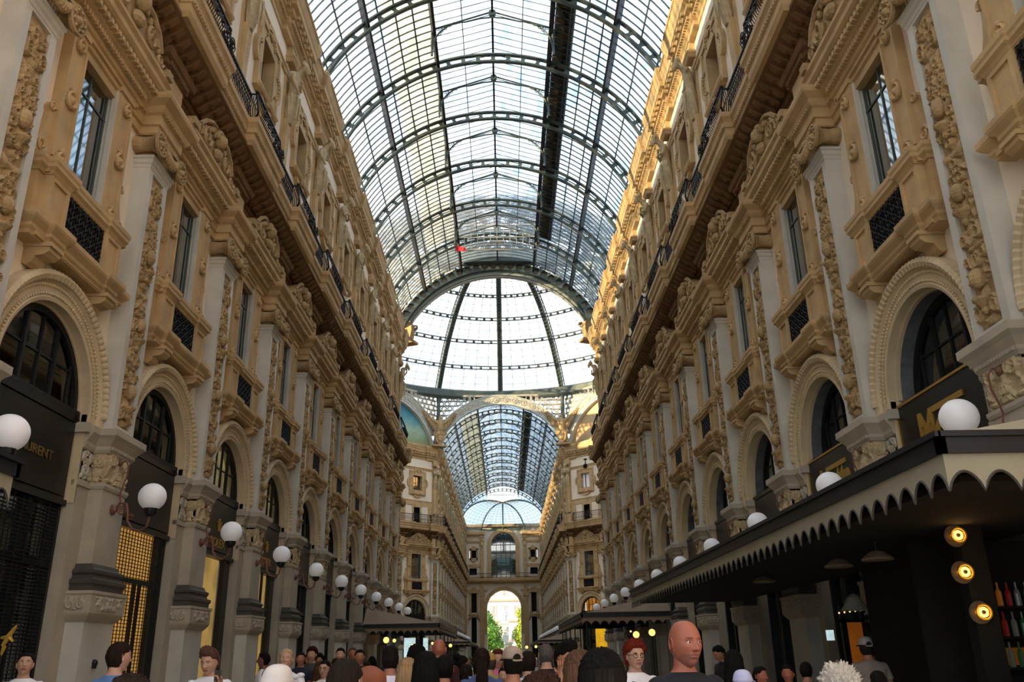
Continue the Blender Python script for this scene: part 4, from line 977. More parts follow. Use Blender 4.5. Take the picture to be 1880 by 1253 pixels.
mb = MB(); mb.prism([(2.25, 15), (2.25, 20.9)]+arcpts(2.25, 20.9, 0, pi, 20)+[(-2.25, 20.9), (-2.25, 15)], -.47, -.46); mb.build('window_glass', m_wglass, ew)
mb = MB(); mb.box(-3.6, -3.5, -6, 6, 14.9, 17.6); mb.box(-3.6, -3.5, -6, -1.1, 17.6, 19.0); mb.box(-3.6, -3.5, 1.1, 6, 17.6, 19.0); mb.box(-3.6, -3.5, -6, 6, 19.0, 24)
for t in (5.45, -5.45): mb.box(-1.3, -.9, t-1.2, t+1.2, 0, 8.9); mb.box(-.5, -.4, t-.5, t+.5, 9, 12.4); mb.box(-.5, -.4, t-.5, t+.5, 18.6, 20.0); mb.box(-.5, -.4, t-.9, t+.9, 15.4, 16.9)
mb.build('rooms_behind', m_dark, ew)
# glazed half dome over the end wall
hd = empty('ceiling_apse', (0, 156.2, 0)); hd['kind'] = 'structure'
def hp(az, e, r=8.55): return (r*sin(az)*cos(e), 5.4*cos(az)*cos(e)*r/8.55, VZ+r*sin(e)*(.70+.30*abs(sin(az))**3*cos(e)))
mb = MB()
for az in (-82, -30, 0, 30, 82): mb.tube([hp(radians(az), radians(14+76*i/14), 8.35) for i in range(15)], .12, 4)
rib_mesh(mb, 0); mb.build('apse_rib', m_steel, hd)
mb = MB()
for q in range(26): az = radians(-88+176*q/25); mb.tube([hp(az, radians(14+74*i/10)) for i in range(11)], .025, 3, False)
for q in range(1, 14): e = radians(14+76*q/14); mb.tube([hp(radians(-90+180*i/24), e) for i in range(25)], .025, 3, False)
mb.build('glazing_bars', m_bars, hd)
mb = MB(); mb.grid(np.array([[hp(radians(-90+180*i/24), radians(14+75*j/10), 8.6) for j in range(11)] for i in range(25)])); mb.build('glass_panes', m_glass2, hd)
mb = MB()
for i in range(9): x = -2.8+.7*i; mb.box(x-.03, x+.03, -.05, .02, 27.6, 30.9-.28*abs(x))
for z in (27.9, 29.2): mb.box(-2.9, 2.9, -.05, .02, z, z+.1)
mb.build('end_gable', m_lacew, hd)
def hz_(x): e_ = math.acos(min(1, x/8.55)); return VZ+8.55*sin(e_)*(.7+.3*cos(e_))
for sg in (-1, 1):
    xs = np.linspace(2.95, 8.3, 20)
    mb = MB(); mb.grid(np.array([[(sg*x, .03, hz_(x)), (sg*x, .03, VZ+sqrt(8.55**2-x*x))] for x in xs])); mb.build('side_panes', m_glass2, hd)
    mb = MB()
    for x in xs[::2]: mb.tube([(sg*x, 0, hz_(x)), (sg*x, 0, VZ+sqrt(8.55**2-x*x))], .03, 4)
    mb.build('side_bars', m_bars, hd)
# ================================================================ square beyond the arch
mb = MB(); mb.box(-60, 60, 163, 260, -.3, -.02); o = mb.build('ground', mat('paving', 'a39c90', .8)); o['kind'] = 'structure'
pal = empty('palace_building', (0, 232, 0), -pi/2); tag(pal, 'pale palace facade with pink cornices beyond the far arch', 'building')
mb = MB(); mb.box(-6, 0, -26, 26, 0, 19.5); mb.build('facade', m_pal, pal)
mb = MB()
for z in (5.2, 9.8, 14.9, 19.0): mb.box(0, .7, -26, 26, z, z+.45)
mb.build('cornices', m_pinkc, pal)
for z0, z1 in ((6.4, 8.6), (11.2, 13.8), (16.2, 17.6)):
    for i in range(9):
        t = -11.2+i*2.8; mb = MB(); mb.box(.02, .2, t-.55, t+.55, z0-.15, z1+.2); f_ = mb.build('window', m_pal, pal); mb = MB(); mb.box(.15, .22, t-.38, t+.38, z0, z1); mb.build('pane', mat('far_pane', '8f8e8c', .6) if 'far_pane' not in bpy.data.materials else bpy.data.materials['far_pane'], f_)
mo = empty('monument_statue', (-.05, 190, 0)); tag(mo, 'white stone statue on a pedestal between the trees', 'statue')
mb = MB(); loft(mb, [(0, 0, 8.2, .75, .6), (0, 0, 9.2, .62, .5), (0, 0, 10.0, .6, .45), (0, 0, 10.5, .5, .36), (0, 0, 10.75, .2, .2)], 16); mb.ball((0, 0, 11.0), (.26, .28, .33), 10, 8); mb.tube([(-.5, 0, 10.4), (-.65, -.2, 9.8), (-.2, -.5, 9.6)], .14, 7); mb.tube([(.5, 0, 10.4), (.62, -.2, 9.8), (.2, -.5, 9.5)], .14, 7); mesh_obj('robed_figure', fuse(mb, .07, 1), m_sttone, mo)
mb = MB(); mb.box(-.9, .9, -.9, .9, 4.2, 8.2); mb.box(-1.1, 1.1, -1.1, 1.1, 7.9, 8.25); mb.box(-1.6, 1.6, -1.6, 1.6, 0, 4.2); mb.box(-1.8, 1.8, -1.8, 1.8, 3.9, 4.3)
for sx in (-1, 1): mb.ball((sx*1.7, -1.7, 5.2), (.3, .3, .9), 8, 6); mb.ball((sx*1.7, -1.7, 6.3), (.2, .2, .24), 8, 6)
mb.build('pedestal', m_sttone, mo)
def tree(name, x, y, blobs, m, label, n=5200, leaf=.23):
    root = empty(name, (x, y, 0)); tag(root, label, 'tree'); rs = np.random.RandomState(int(x*10) % 97)
    mb = MB(); mb.tube([(0, 0, 0), (.1, 0, 2.5), (0, .1, 5)], [.32, .25, .15], 8)
    for bx_, by, bz, r in blobs: mb.tube([(0, 0, 3), (bx_*.6, by*.6, (bz+3)/2), (bx_, by, bz)], [.16, .1, .04], 6)
    mb.build('trunk', m_bark, root)
    V = []; F = []; tot = sum(b[3]**2 for b in blobs)
    for bx_, by, bz, r in blobs:
        for i in range(int(n*r*r/tot)):
            d = rs.normal(size=3); d /= np.linalg.norm(d); c = np.array([bx_, by, bz])+d*r*rs.uniform(.75, 1.08)*np.array([1, 1, .9])
            a = rs.normal(size=3); a /= np.linalg.norm(a); b = np.cross(a, rs.normal(size=3)); b /= np.linalg.norm(b); s_ = leaf*rs.uniform(.6, 1.3)
            k = len(V); V += [c-a*s_, c+b*s_*.6, c+a*s_, c-b*s_*.6]; F.append((k, k+1, k+2, k+3))
    mb = MB(); mb.add(np.array(V), F); mb.build('foliage', m, root)
    mb = MB()
    for bx_, by, bz, r in blobs: mb.ball((bx_, by, bz), r*.72, 8, 6)
    mb.build('inner_foliage', m, root)
tree('leafy_tree', -3.6, 184, [(-.8, 0, 8.6, 2.2), (-1.6, .4, 10.6, 1.5), (.6, -.3, 6.2, 2.4), (-1, 0, 4.4, 2.6), (1.5, .2, 4.0, 1.9), (-2.6, 0, 7, 2.2)], m_fol, 'dark green leafy tree at the left of the far arch opening')
tree('leafy_tree', 3.9, 185, [(.3, 0, 9.6, 1.7), (.9, 0, 7.6, 2.1), (-.2, -.3, 5.6, 2.0), (.5, .2, 3.6, 2.0), (2.4, 0, 6.5, 2.0)], m_fol2, 'yellow green tree at the right of the far arch opening')
# ================================================================ shopfront fittings
def text(s_, size, loc, m, parent, name='lettering', rot=(pi/2, 0, pi/2), ext=.01, sx=1, off=0.0, space=1):
    cu = bpy.data.curves.new(name, 'FONT'); cu.body = s_; cu.size = size; cu.extrude = ext; cu.align_x = 'CENTER'; cu.offset = off; cu.space_character = space
    o = bpy.data.objects.new(name, cu); C.objects.link(o); bpy.context.view_layer.update()
    me = bpy.data.meshes.new_from_object(o.evaluated_get(bpy.context.evaluated_depsgraph_get())); bpy.data.objects.remove(o)
    me.materials.clear(); me.materials.append(m); q = bpy.data.objects.new(name, me); C.objects.link(q); q.parent = parent; q.location = loc; q.rotation_euler = rot; q.scale = (sx, 1, 1); return q
def emis(name, col, s, var=.25, sc_=1.2):
    m = bpy.data.materials.new(name); m.use_nodes = True; n = m.node_tree; n.nodes.clear(); o = n.nodes.new('ShaderNodeOutputMaterial'); e = n.nodes.new('ShaderNodeEmission'); g = n.nodes.new('ShaderNodeNewGeometry'); z = n.nodes.new('ShaderNodeTexNoise'); z.inputs['Scale'].default_value = sc_
    r = n.nodes.new('ShaderNodeValToRGB'); c = lin(col); r.color_ramp.elements[0].position = .35; r.color_ramp.elements[1].position = .65; r.color_ramp.elements[0].color = tuple(x*(1-var) for x in c[:3])+(1,); r.color_ramp.elements[1].color = c
    n.links.new(g.outputs['Position'], z.inputs['Vector']); n.links.new(z.outputs['Fac'], r.inputs['Fac']); n.links.new(r.outputs['Color'], e.inputs['Color']); e.inputs['Strength'].default_value = s; n.links.new(e.outputs[0], o.inputs['Surface']); return m
m_amber = emis('lit_amber_wall', 'd9a050', .62); m_disp = emis('lit_display_wall', 'c7a25c', .55, .4); m_bulb = emis('glowing_bulb', 'ffb04a', 5, 0); m_bulbw = emis('glowing_warm_globe', 'ffc468', 2.0, 0); m_yell = emis('lit_yellow_window', 'f0b428', .8, .3); m_blue = emis('lit_pale_window', 'd6f0f0', .8, .25, 4); m_fan = emis('pale_reflection_glow', 'a89868', .5, .5, 2); m_fan2 = emis('lit_warm_fanlight', 'd08a3a', .6, .5, 2); m_blind = mat('pale_green_blind', 'a9b3a6', .8, var=.05); m_dimgold = mat('dull_gold_letters', '7a6238', .5, .3)
m_orange = emis('lit_orange_wall', 'b06820', .22, .4)
def panelprop(root, name, m, t0, t1, z0, z1, d): mb = MB(); mb.box(d-.02, d, t0, t1, z0, z1); return mb.build(name, m, root)
text('LAURENT', .225, (-.035, .23, 5.0), m_dimgold, shop_m1, sx=1.2)
def drop(root, *names):
    for o in list(C.objects):
        if o.parent == root and o.name.split('.')[0] in names: bpy.data.objects.remove(o)
def grille(root, gap=.07, mesh_=.15):
    mb = MB(); n = int(4.2/gap)
    for i in range(n): z = .1+i*gap; mb.box(-.09, -.078, -1.45, 1.45, z, z+.014)
    for t in np.arange(-1.42, 1.45, mesh_): mb.box(-.09, -.075, t-.007, t+.007, .1, 4.32)
    mb.build('roller_grille', m_iron, root)
grille(shop_m1, .06, .28); grille(shop_0)
drop(shop_0, 'shop_glass', 'shop_frame'); panelprop(shop_0, 'lit_interior', m_amber, -1.45, .92, .3, 4.35, -.16)
mb = MB(); mb.box(-.15, -.06, .92, 1.0, 0, 4.4); mb.box(-.2, -.1, 1.0, 1.5, 0, 4.4)
for t in (.1, .36): mb.box(-.15, -.1, t, t+.09, 0, 3.3)
mb.box(-.15, -.07, -1.45, 1.0, 3.28, 3.38); mb.build('door_frame', m_black, shop_0)
for sh in (shop_1, shop_2):
    text('ROLEX', .34, (-.035, 0, 4.6), m_gold, sh, sx=1.15)
    mb = MB(); P = [(-.1, 5.02), (.1, 5.02), (.17, 5.24), (.08, 5.12), (.04, 5.3), (0, 5.12), (-.04, 5.3), (-.08, 5.12), (-.17, 5.24)]
    mb.prism(P, -.05, -.02)
    for t, z in ((.17, 5.26), (.04, 5.32), (-.04, 5.32), (-.17, 5.26)): mb.ball((-.035, t, z), .026, 6, 5)
    mb.build('crown_emblem', m_gold, sh); drop(sh, 'shop_glass', 'glass', 'shop_frame')
    panelprop(sh, 'lit_interior', m_disp, -1.45, .85, .4, 4.33, -.22)
    mb = MB(); mb.box(-.15, -.06, .85, .93, 0, 4.4); mb.box(-.22, -.12, .93, 1.5, 0, 4.4); mb.box(-.2, -.1, -1.5, 1.5, 0, .4)
    if sh is shop_2: mb.box(-.14, -.08, -.1, 0, 0, 4.4); mb.box(-.14, -.08, -1.45, .85, 3.2, 3.3)
    mb.build('door_frame', m_black, sh)
    panelprop(sh, 'glowing_fanlight', m_fan, -1.3, 1.3, 6.05, 7.35, -.4)  # emission paints lit walls reflected on pale curtains
for sh in blinds:
    drop(sh, 'glass'); panelprop(sh, 'pale_blind', m_blind, -1.3, 1.3, 6.0, 7.4, -.5)
for sh in lits:
    drop(sh, 'glass'); panelprop(sh, 'glowing_fanlight', m_fan2, -1.3, 1.3, 6.0, 7.4, -.6)
# restaurant panels on the right
for sh in (shop_rm1, shop_r0):
    mb = MB(); mb.box(-.12, .02, -1.5, 1.5, 4.35, 5.86); mb.build('sign_board', m_black, sh)
    mb = MB(); mb.box(-.13, .04, -1.52, 1.52, 5.84, 5.88); mb.box(-.12, .04, -1.53, -1.49, 4.3, 5.86); mb.build('brass_edge', m_gold, sh)
    q = text('Motta', 1.02, (.03, .1, 4.8), m_gold, sh, sx=.70, off=.05)
    mb = MB(); mb.box(.02, .045, -.22, .8, 5.44, 5.54); mb.build('letter_bar', m_gold, sh)
# red and dark reflections are left to the real glass; warm room lights behind the near right fanlight
mb = MB(); mb.box(-1.4, -1.38, -.9, .3, 6.1, 6.5); mb.build('lit_shelf', m_orange, shop_rm1)
# ================================================================ awnings
def awning(name, side, x0, y0, y1, z, label, wall_z, far=False, scal=.32):
    """hipped canvas awning on the given side; x0 = distance of its front edge from the axis"""
    sg = -1 if side == 'left' else 1; xw = 7.05
    root = empty(name, (0, 0, 0)); tag(root, label, 'awning')
    X = lambda x: sg*x
    hip = .9*(wall_z-z)/.6
    mb = MB(); r = [(X(x0), y0, z), (X(x0), y1, z), (X(xw), y1, z), (X(xw), y0, z), (X(xw), y0+hip, wall_z), (X(xw), y1-hip, wall_z)]
    r2 = [(a, b, c-.05) for a, b, c in r]
    mb.add(r+r2, [(0, 1, 5, 4), (0, 4, 3), (1, 2, 5), (6, 10, 11, 7), (6, 9, 10), (7, 11, 8), (3, 4, 5, 2), (8, 11, 10, 9)]); mb.build('canvas_roof', m_ctan if far else m_cream, root)
    mb = MB(); a, b = sorted((X(x0), X(x0-.07)))
    mb.box(a, b, y0-.07, y1+.07, z-.17, z); a2, b2 = sorted((X(x0-.07), X(xw))); mb.box(a2, b2, y0-.07, y0, z-.17, z); mb.box(a2, b2, y1, y1+.07, z-.17, z)
    a, b = sorted((X(x0-.1), X(x0-.05))); mb.box(a, b, y0-.1, y1+.1, z-.03, z+.02); mb.box(a2, b2, y0-.1, y0-.05, z-.03, z+.02); mb.build('fascia', m_navy, root)
    # scalloped valance
    def val(p, q):
        p = np.array(p); q = np.array(q); L = np.linalg.norm(q-p); n = max(1, int(round(L/scal))); P = []
        for i in range(n*10+1):
            u = i/(n*10); ph = (i % 10)/10; c = p+(q-p)*u; h = .34-.17*sin(pi*ph)**.7
            if i % 10 == 0: h = .34
            P.append([(c[0], c[1], z-.15), (c[0], c[1], z-.15-h)])
        return P
    mb = MB(); v1 = val((X(x0-.03), y0-.03), (X(x0-.03), y1+.03)); mb.grid(np.array(v1)); v2 = val((X(x0-.03), y0-.03), (X(xw), y0-.03)); mb.grid(np.array(v2))
    va = mb.build('scalloped_valance', m_cream if not far else m_ctan, root)
    mb = MB()
    for P in (v1, v2): mb.tube([p[1] for p in P], .012, 4, False)
    mb.build('valance_piping', m_darkst, root)
    mb = MB(); n = int((y1-y0)/3)
    for i in range(n+1):
        y = y0+.1+(y1-y0-.2)*i/n; a, b = sorted((X(x0+.1), X(xw))); mb.box(a, b, y-.04, y+.04, z-.22, z-.1)
        a, b = sorted((X(x0+.12), X(x0+.17)))
        if far: mb.box(a, b, y-.04, y+.04, 0, z-.1)
    mb.build('frame', m_iron, root); return root
awning('canvas_awning', 'right', 4.0, 7.2, 26.4, 3.47, 'long dark edged cream scalloped awning over the near right shops', 4.15)
awning('canvas_awning', 'right', 3.4, 37.0, 53.0, 3.32, 'tan scalloped awning further along the right wall', 4.1, True, .36)
awning('canvas_awning', 'left', 3.2, 45.7, 62.0, 3.32, 'tan scalloped awning along the left wall near the octagon', 4.2, True, .36)
awning('canvas_awning', 'left', 5.0, 2.0, 8.95, 3.78, 'dark awning corner at the left edge of the picture', 4.1)
for sd in ('left', 'right'): awning('canvas_awning', sd, 4.0, 105, 140, 3.3, 'low distant tan awning in the far gallery on the %s' % sd, 4.0, True, .6)
# dark soffit boards and the restaurant under the near right awning
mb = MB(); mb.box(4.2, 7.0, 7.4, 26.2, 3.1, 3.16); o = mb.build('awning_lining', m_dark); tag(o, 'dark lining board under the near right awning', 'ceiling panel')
def pendant(x, y, z, label):
    root = empty('brass_wall_lamp', (x, y, z)); tag(root, label, 'lamp', 'ring lamps of the bar')
    mb = MB(); mb.tube([(.042*cos(a*pi/8), -.02, .042*sin(a*pi/8)) for a in range(17)], .017, 6, False); mb.build('bulb', m_bulb, root)
    mb = MB(); mb.ball((0, -.03, 0), .022, 8, 6); mb.build('dark_hub', m_iron, root)
    mb = MB(); mb.tube([(0+.085*cos(a*pi/8), -.03, .085*sin(a*pi/8)) for a in range(17)], .014, 6, False); mb.tube([(.09*cos(a*pi/8), 0, .05*sin(a*pi/8)) for a in range(17)], .01, 5, False); mb.build('brass_ring', m_gold, root)
    mb = MB(); mb.lathe([(.13, -.006), (.13, .006)], (0, .06, 0), 18, axis='y'); mb.build('back_plate', m_darkst, root)
    l = bpy.data.lights.new('bulb_light', 'POINT'); l.energy = .6; l.color = (1, .6, .25); l.shadow_soft_size = .05; lo = bpy.data.objects.new('bulb_light', l); C.objects.link(lo); lo.parent = root; lo.location = (0, -.12, 0)
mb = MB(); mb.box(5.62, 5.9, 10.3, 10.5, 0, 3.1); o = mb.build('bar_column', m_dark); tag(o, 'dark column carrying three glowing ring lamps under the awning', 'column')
for (z, wd) in ((2.98, 'topmost'), (2.56, 'middle'), (2.11, 'lowest')): pendant(5.56+.12*(z < 2.5), 10.22, z, 'glowing brass ring lamp, %s of three on the dark column' % wd)
def heater(x, y, z, label):
    root = empty('disc_ceiling_lamp', (x, y, z)); tag(root, label, 'lamp', 'disc lamps under the awning')
    mb = MB(); mb.lathe([(.02, .12), (.1, .1), (.2, .02), (.21, 0), (.2, -.012), (.02, -.015)], (0, 0, 0), 24); mb.build('shade', m_ctan, root); mb = MB(); mb.tube([(0, 0, .1), (0, 0, .4)], .01, 5); mb.build('stem', m_iron, root)
heater(5.2, 13.1, 2.9, 'flat beige disc lamp hanging under the near right awning'); heater(5.2, 17.0, 2.98, 'flat disc lamp further back under the near right awning'); heater(5.2, 11.7, 2.86, 'dark disc lamp nearest the glowing ring lamps')
# bar counter, shelves, bottles
bar = empty('bar_shelf_unit', (6.3, 10.6, 0)); tag(bar, 'backlit bar shelves full of bottles at the right edge', 'shelf')
mb = MB(); mb.box(-.9, 1.1, .5, .6, 0, 3.0); mb.build('back_board', m_dark, bar)
for z in (1.5, 1.85, 2.2):
    mb = MB(); mb.box(-.3, 1.1, .2, .5, z-.03, z); mb.build('shelf_board', m_dark, bar)
mb = MB(); mb.box(-.2, 1.05, .47, .49, 1.52, 1.72); mb.build('light_strip', m_orange, bar)
bc = [mat('bottle_%s' % n_, c_, .15, emit=c_, es=.05) for n_, c_ in (('amber', 'c8772a'), ('green', '2f5a34'), ('clear', '6a6a62'), ('red', '8a2418'))]
nb = 0
for j, z in enumerate((1.5, 1.85, 2.2)):
    for i in range(11):
        mb = MB(); mb.lathe([(.001, 0), (.035, .0), (.036, .15), (.03, .18), (.012, .21), (.012, .28), (.014, .285)], (0, 0, 0), 10); o = mb.build('bottle', bc[(i*3+j) % 4], smooth=False); o.location = (6.08+i*.115, 10.95, z)
        tag(o, '%s bottle on the %s shelf of the backlit bar' % (['amber', 'green', 'clear', 'red'][(i*3+j) % 4], ['lowest', 'middle', 'top'][j]), 'bottle', '%s bottles on the %s bar shelf' % (['amber', 'green', 'clear', 'red'][(i*3+j) % 4], ['lowest', 'middle', 'top'][j]))
mb = MB(); mb.box(5.1, 7.3, 9.5, 9.9, 0, 1.28); mb.box(5.0, 7.3, 9.4, 10.0, 1.28, 1.34); o = mb.build('bar_counter', m_darkst); tag(o, 'dark bar counter with pale edge at the lower right corner', 'counter')
# back wall under the awning: lit doorway, small screen, row of spots
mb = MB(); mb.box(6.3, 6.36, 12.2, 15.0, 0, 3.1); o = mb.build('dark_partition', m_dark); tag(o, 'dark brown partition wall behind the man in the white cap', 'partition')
dw = empty('lit_doorway', (6.5, 16.6, 0)); tag(dw, 'glowing orange doorway panel above the man in the white cap', 'doorway'); mb = MB(); mb.box(.02, .3, 0, .04, 1.4, 2.2); mb.build('glow_panel', emis('orange_glow', 'c06a20', .22, .4, 2), dw); mb = MB(); mb.box(-.08, .02, -.02, .06, 0, 2.5); mb.box(.3, .36, -.02, .06, 0, 2.5); mb.box(-.08, .36, -.02, .06, 2.2, 2.26); mb.build('door_frame', m_black, dw)
for i in range(6):
    mb = MB(); mb.ball((0, 0, 0), .016, 6, 4); o = mb.build('spot_lamp', m_bulbw); o.location = (6.3+.1*i, 16.3, 2.36+.01*i); tag(o, 'tiny warm spot lamp in the row above the lit doorway', 'lamp', 'row of tiny spot lamps')
mb = MB(); mb.box(-.07, .07, 0, .02, -.09, .09); o = mb.build('screen', m_blue); o.location = (6.12, 16.4, 1.98); tag(o, 'small pale blue lit screen left of the lit doorway', 'screen')
bell = empty('white_fabric_lampshade', (6.45, 15.9, 2.5)); tag(bell, 'grey white scalloped cloth shade hanging above the lit doorway', 'lampshade'); mb = MB(); mb.lathe([(.05, .16), (.12, .1), (.2, -.05), (.26, -.12), (.02, -.1)], (0, 0, 0), 14); mb.build('shade', m_curt, bell)
# warm globe street lamps by the second right awning and inside the left one
def stand_lamp(x, y, z, label, m=None, r=.09):
    root = empty('standing_globe_lamp', (x, y, 0)); tag(root, label, 'lamp', 'small glowing lamps among the tables'); r *= .8; mb = MB(); mb.ball((0, 0, z), r, 12, 8); mb.build('globe', m or m_bulbw, root); mb = MB(); mb.tube([(0, 0, 0), (0, 0, z-.08)], .02, 6); mb.lathe([(.16, 0), (.16, .03), (.03, .05)], (0, 0, 0), 10); mb.build('pole', m_iron, root)
def at_px(u, v, y):
    X_ = (u-940)/FPX; Z_ = -(v-626.5)/FPX; d = fw+rt*X_+up*Z_; t = y/d.y; return CAM+d*t
for u, v, y, lb, r in ((1168, 1166, 31, 'glowing globe lamp left of the bald man, beside the red haired woman', .14), (1197, 1162, 30, 'glowing globe lamp just left of the bald man', .14), (1158, 1160, 45, 'small glowing lamp under the second right awning', .06), (709, 1176, 49, 'tall warm lamp glow under the left awning', .2), (724, 1177, 50, 'pair of warm lamps right of the tall glow under the left awning', .12), (757, 1187, 48, 'yellow lamp in front of the lit window under the left awning', .12), (794, 1182, 52, 'small yellow lamp left of the tall bald head', .1), (827, 1186, 52, 'small yellow lamp right of the tall bald head', .12), (967, 1189, 100, 'warm lamp right of the beige cap in the far crowd', .2), (984, 1188, 105, 'second warm lamp right of the beige cap in the far crowd', .2)):
    p = at_px(u, v, y); stand_lamp(p.x, p.y, p.z, lb, r=r)
mb = MB(); p = at_px(742, 1172, 57); q = at_px(762, 1210, 57); mb.box(p.x, q.x, 57, 57.1, 0.3, p.z); o = mb.build('lit_shop_window', m_blue); tag(o, 'pale bluish lit shop window under the left awning', 'window')
mb = MB(); p = at_px(777, 1172, 57); mb.box(p.x, p.x+.3, 57, 57.1, .3, p.z); o = mb.build('lit_shop_window', m_blue); tag(o, 'narrow lit strip of shop window under the left awning', 'window')
p = at_px(1096, 1160, 88); mb = MB(); mb.box(9.2, 11.2, 90, 90.1, .5, 4.4); o = mb.build('lit_shop_window', m_yell); tag(o, 'bright yellow lit shop window behind the second right awning', 'window')

# small things on the walls
def bird(x, y, z, rz, label):
    root = empty('pigeon', (x, y, z), rz); tag(root, label, 'bird', 'pigeons on the octagon balcony railings')
    mb = MB(); mb.ball((0, 0, .11), (.16, .075, .08), 10, 8); mb.ball((.13, 0, .2), (.05, .045, .055), 8, 6); mb.tube([(.12, 0, .12), (.13, 0, .19)], [.05, .04], 7); mb.tube([(-.1, 0, .1), (-.26, 0, .07)], [.05, .03], 6); mb.tube([(.17, 0, .2), (.2, 0, .19)], [.012, .004], 5)
    mesh_obj('pigeon_body', fuse(mb, .02, 1), m_darkst, root); mb = MB()
    for sg in (-1, 1): mb.tube([(0, sg*.03, .06), (0, sg*.03, -.0)], .01, 4)
    mb.build('leg', m_copper, root)
for sgn, ss in ((-1, (1.0, .45)), (1, (.9, .35))):
    for i, s_ in enumerate(ss):
        x = sgn*(7.56+s_*.707-1.0*.707*1); y = 97-s_*.707-1.0*.707; 
        bird(x-sgn*.0, y, 16.38, 1.2*i, 'dark pigeon on the %s octagon railing, %s of two' % ('left' if sgn < 0 else 'right', 'nearer the corner' if i else 'further from the corner'))
sp = empty('spotlight', (6.1, 60.2, 14.5)); tag(sp, 'small black spotlight under the balcony end on the right by the octagon', 'spotlight')
mb = MB(); mb.lathe([(.05, -.2), (.14, -.15), (.17, .12), (.16, .14), (.02, .14)], (0, .35, -.1), 12, axis='y'); mb.build('lamp_head', m_iron, sp); mb = MB(); mb.tube([(0, .1, .3), (0, .1, 0), (0, .35, -.05)], .035, 6); mb.box(-.12, .12, -.02, .22, .3, .36); mb.build('bracket', m_iron, sp)
al = empty('alarm_bell', (-7.03, 16.03, 1.75)); tag(al, 'small dark rounded metal fitting on the plinth of the nearest left pier', 'wall fitting')
mb = MB(); mb.lathe([(.06, 0), (.06, .03), (.045, .06), (.01, .075)], (0, 0, 0), 12, axis='x'); mb.box(0, .04, -.05, .05, -.09, .0); mb.build('housing', m_iron, al)
p = at_px(8, 1168, 9.5); br = empty('reflection_ornament', (p.x, p.y, 0)); tag(br, 'made-up brass leaf ornament standing in for an orange reflection at the left edge', 'ornament')  # added brass shape painted in for an orange reflection
mb = MB(); mb.tube([(0, 0, p.z-.1), (.05, 0, p.z), (.11, 0, p.z+.1)], [.02, .03, .012], 6); mb.tube([(-.03, 0, p.z-.02), (.06, 0, p.z-.01), (.1, 0, p.z-.06)], [.015, .025, .01], 6); mb.tube([(.02, 0, p.z-.1), (.0, 0, p.z-.2)], [.025, .01], 6); mb.build('leaf', m_gold, br)
mb = MB(); mb.tube([(0, 0, 0), (0, 0, p.z-.1)], .012, 6); mb.lathe([(.15, 0), (.15, .03), (.02, .05)], (0, 0, 0), 12); mb.build('stand', m_iron, br)
# ================================================================ people
def skinm(n, c): return mat('skin_'+n, c, .5, var=.06, scale=9)
SK = {'light': skinm('light', 'bf937d'), 'tan': skinm('tan', 'a9745a'), 'red': skinm('ruddy', 'a3604c'), 'dark': skinm('dark', '7a5040')}
m_lip = mat('lips', '9a5f54', .5); m_eyew = mat('eye_white', 'd8d4ce', .3); m_iris = mat('iris', '2a2420', .2); m_stub = mat('grey_stubble', '8e594a', .8, var=.2, scale=60)
HM = {}
def hairm(c):
    if c not in HM:
        m = mat('hair_'+c, c, .75, var=.22, scale=60, bump=.8, bscale=70, spec=.12); n = m.node_tree; HM[c] = m
        for z in [q for q in n.nodes if q.type == 'TEX_NOISE']:
            t = n.nodes.new('ShaderNodeTexCoord'); k = n.nodes.new('ShaderNodeMapping'); k.inputs['Scale'].default_value = (1, 1, .10); n.links.new(t.outputs['Object'], k.inputs['Vector']); n.links.new(k.outputs['Vector'], z.inputs['Vector'])
    return HM[c]
CM = {}
def clothm(c):
    if c not in CM: CM[c] = mat('cloth_'+c, c, .85, var=.12, scale=6, bump=.35, bscale=14)
    return CM[c]
def sms(x): x = np.clip(x, 0, 1); return x*x*(3-2*x)
def headgrid(nu, nv, yaw=0, pitch=0, off=None, fem=False, feat=True, roll=0):
    """head as a deformed sphere; x forward, y left, z up, centred; returns grid + local coordinates"""
    th = np.linspace(.04, pi-.04, nv); ph = np.linspace(0, 2*pi, nu, endpoint=False)
    PH, TH = np.meshgrid(ph, th, indexing='ij'); ux, uy, uz = np.sin(TH)**.80*np.cos(PH), np.sin(TH)**.80*np.sin(PH), np.cos(TH)
    x = .094*ux; y = .077*uy; z = .118*uz
    x = np.where(ux < 0, x*1.10, x); lo = np.clip(-uz, 0, 1)
    y *= 1-.30*lo**1.5*(1 if not fem else 1.15); x = np.where(ux > 0, x*(1-.06*lo), x*(1-.42*lo)); y *= 1+.05*np.clip(uz, 0, 1)
    fr = sms(ux*2.2)
    g = lambda a, b, c, d: np.exp(-((y-a)/c)**2-((z-b)/d)**2)
    if feat:
        x += fr*(.004*(g(.03, .030, .024, .008)+g(-.03, .030, .024, .008))-.010*(g(.031, .010, .017, .012)+g(-.031, .010, .017, .012)))
        nz = np.clip((.026-z)/.052, 0, 1)*(z > -.034); x += fr*(.026*np.exp(-(y/.0095)**2)*nz**1.1+.007*(g(.012, -.026, .007, .008)+g(-.012, -.026, .007, .008)))
        x -= fr*.010*g(0, -.039, .02, .006); x += fr*(.0085*g(0, -.050, .021, .0045)+.0085*g(0, -.062, .018, .0055)-.006*g(0, -.056, .022, .0022)+.010*g(0, -.098, .022, .018)-.004*g(0, -.076, .026, .006))
        x += fr*.005*(g(.044, -.014, .018, .02)+g(-.044, -.014, .018, .02))
    if off is not None:
        o = off(ux, uy, uz, x, y, z); r = np.sqrt(ux**2+uy**2+uz**2); x = x+o*ux/r; y = y+o*uy/r; z = z+o*uz/r
    P = np.stack([x, y, z], -1); return P, (x, y, z)
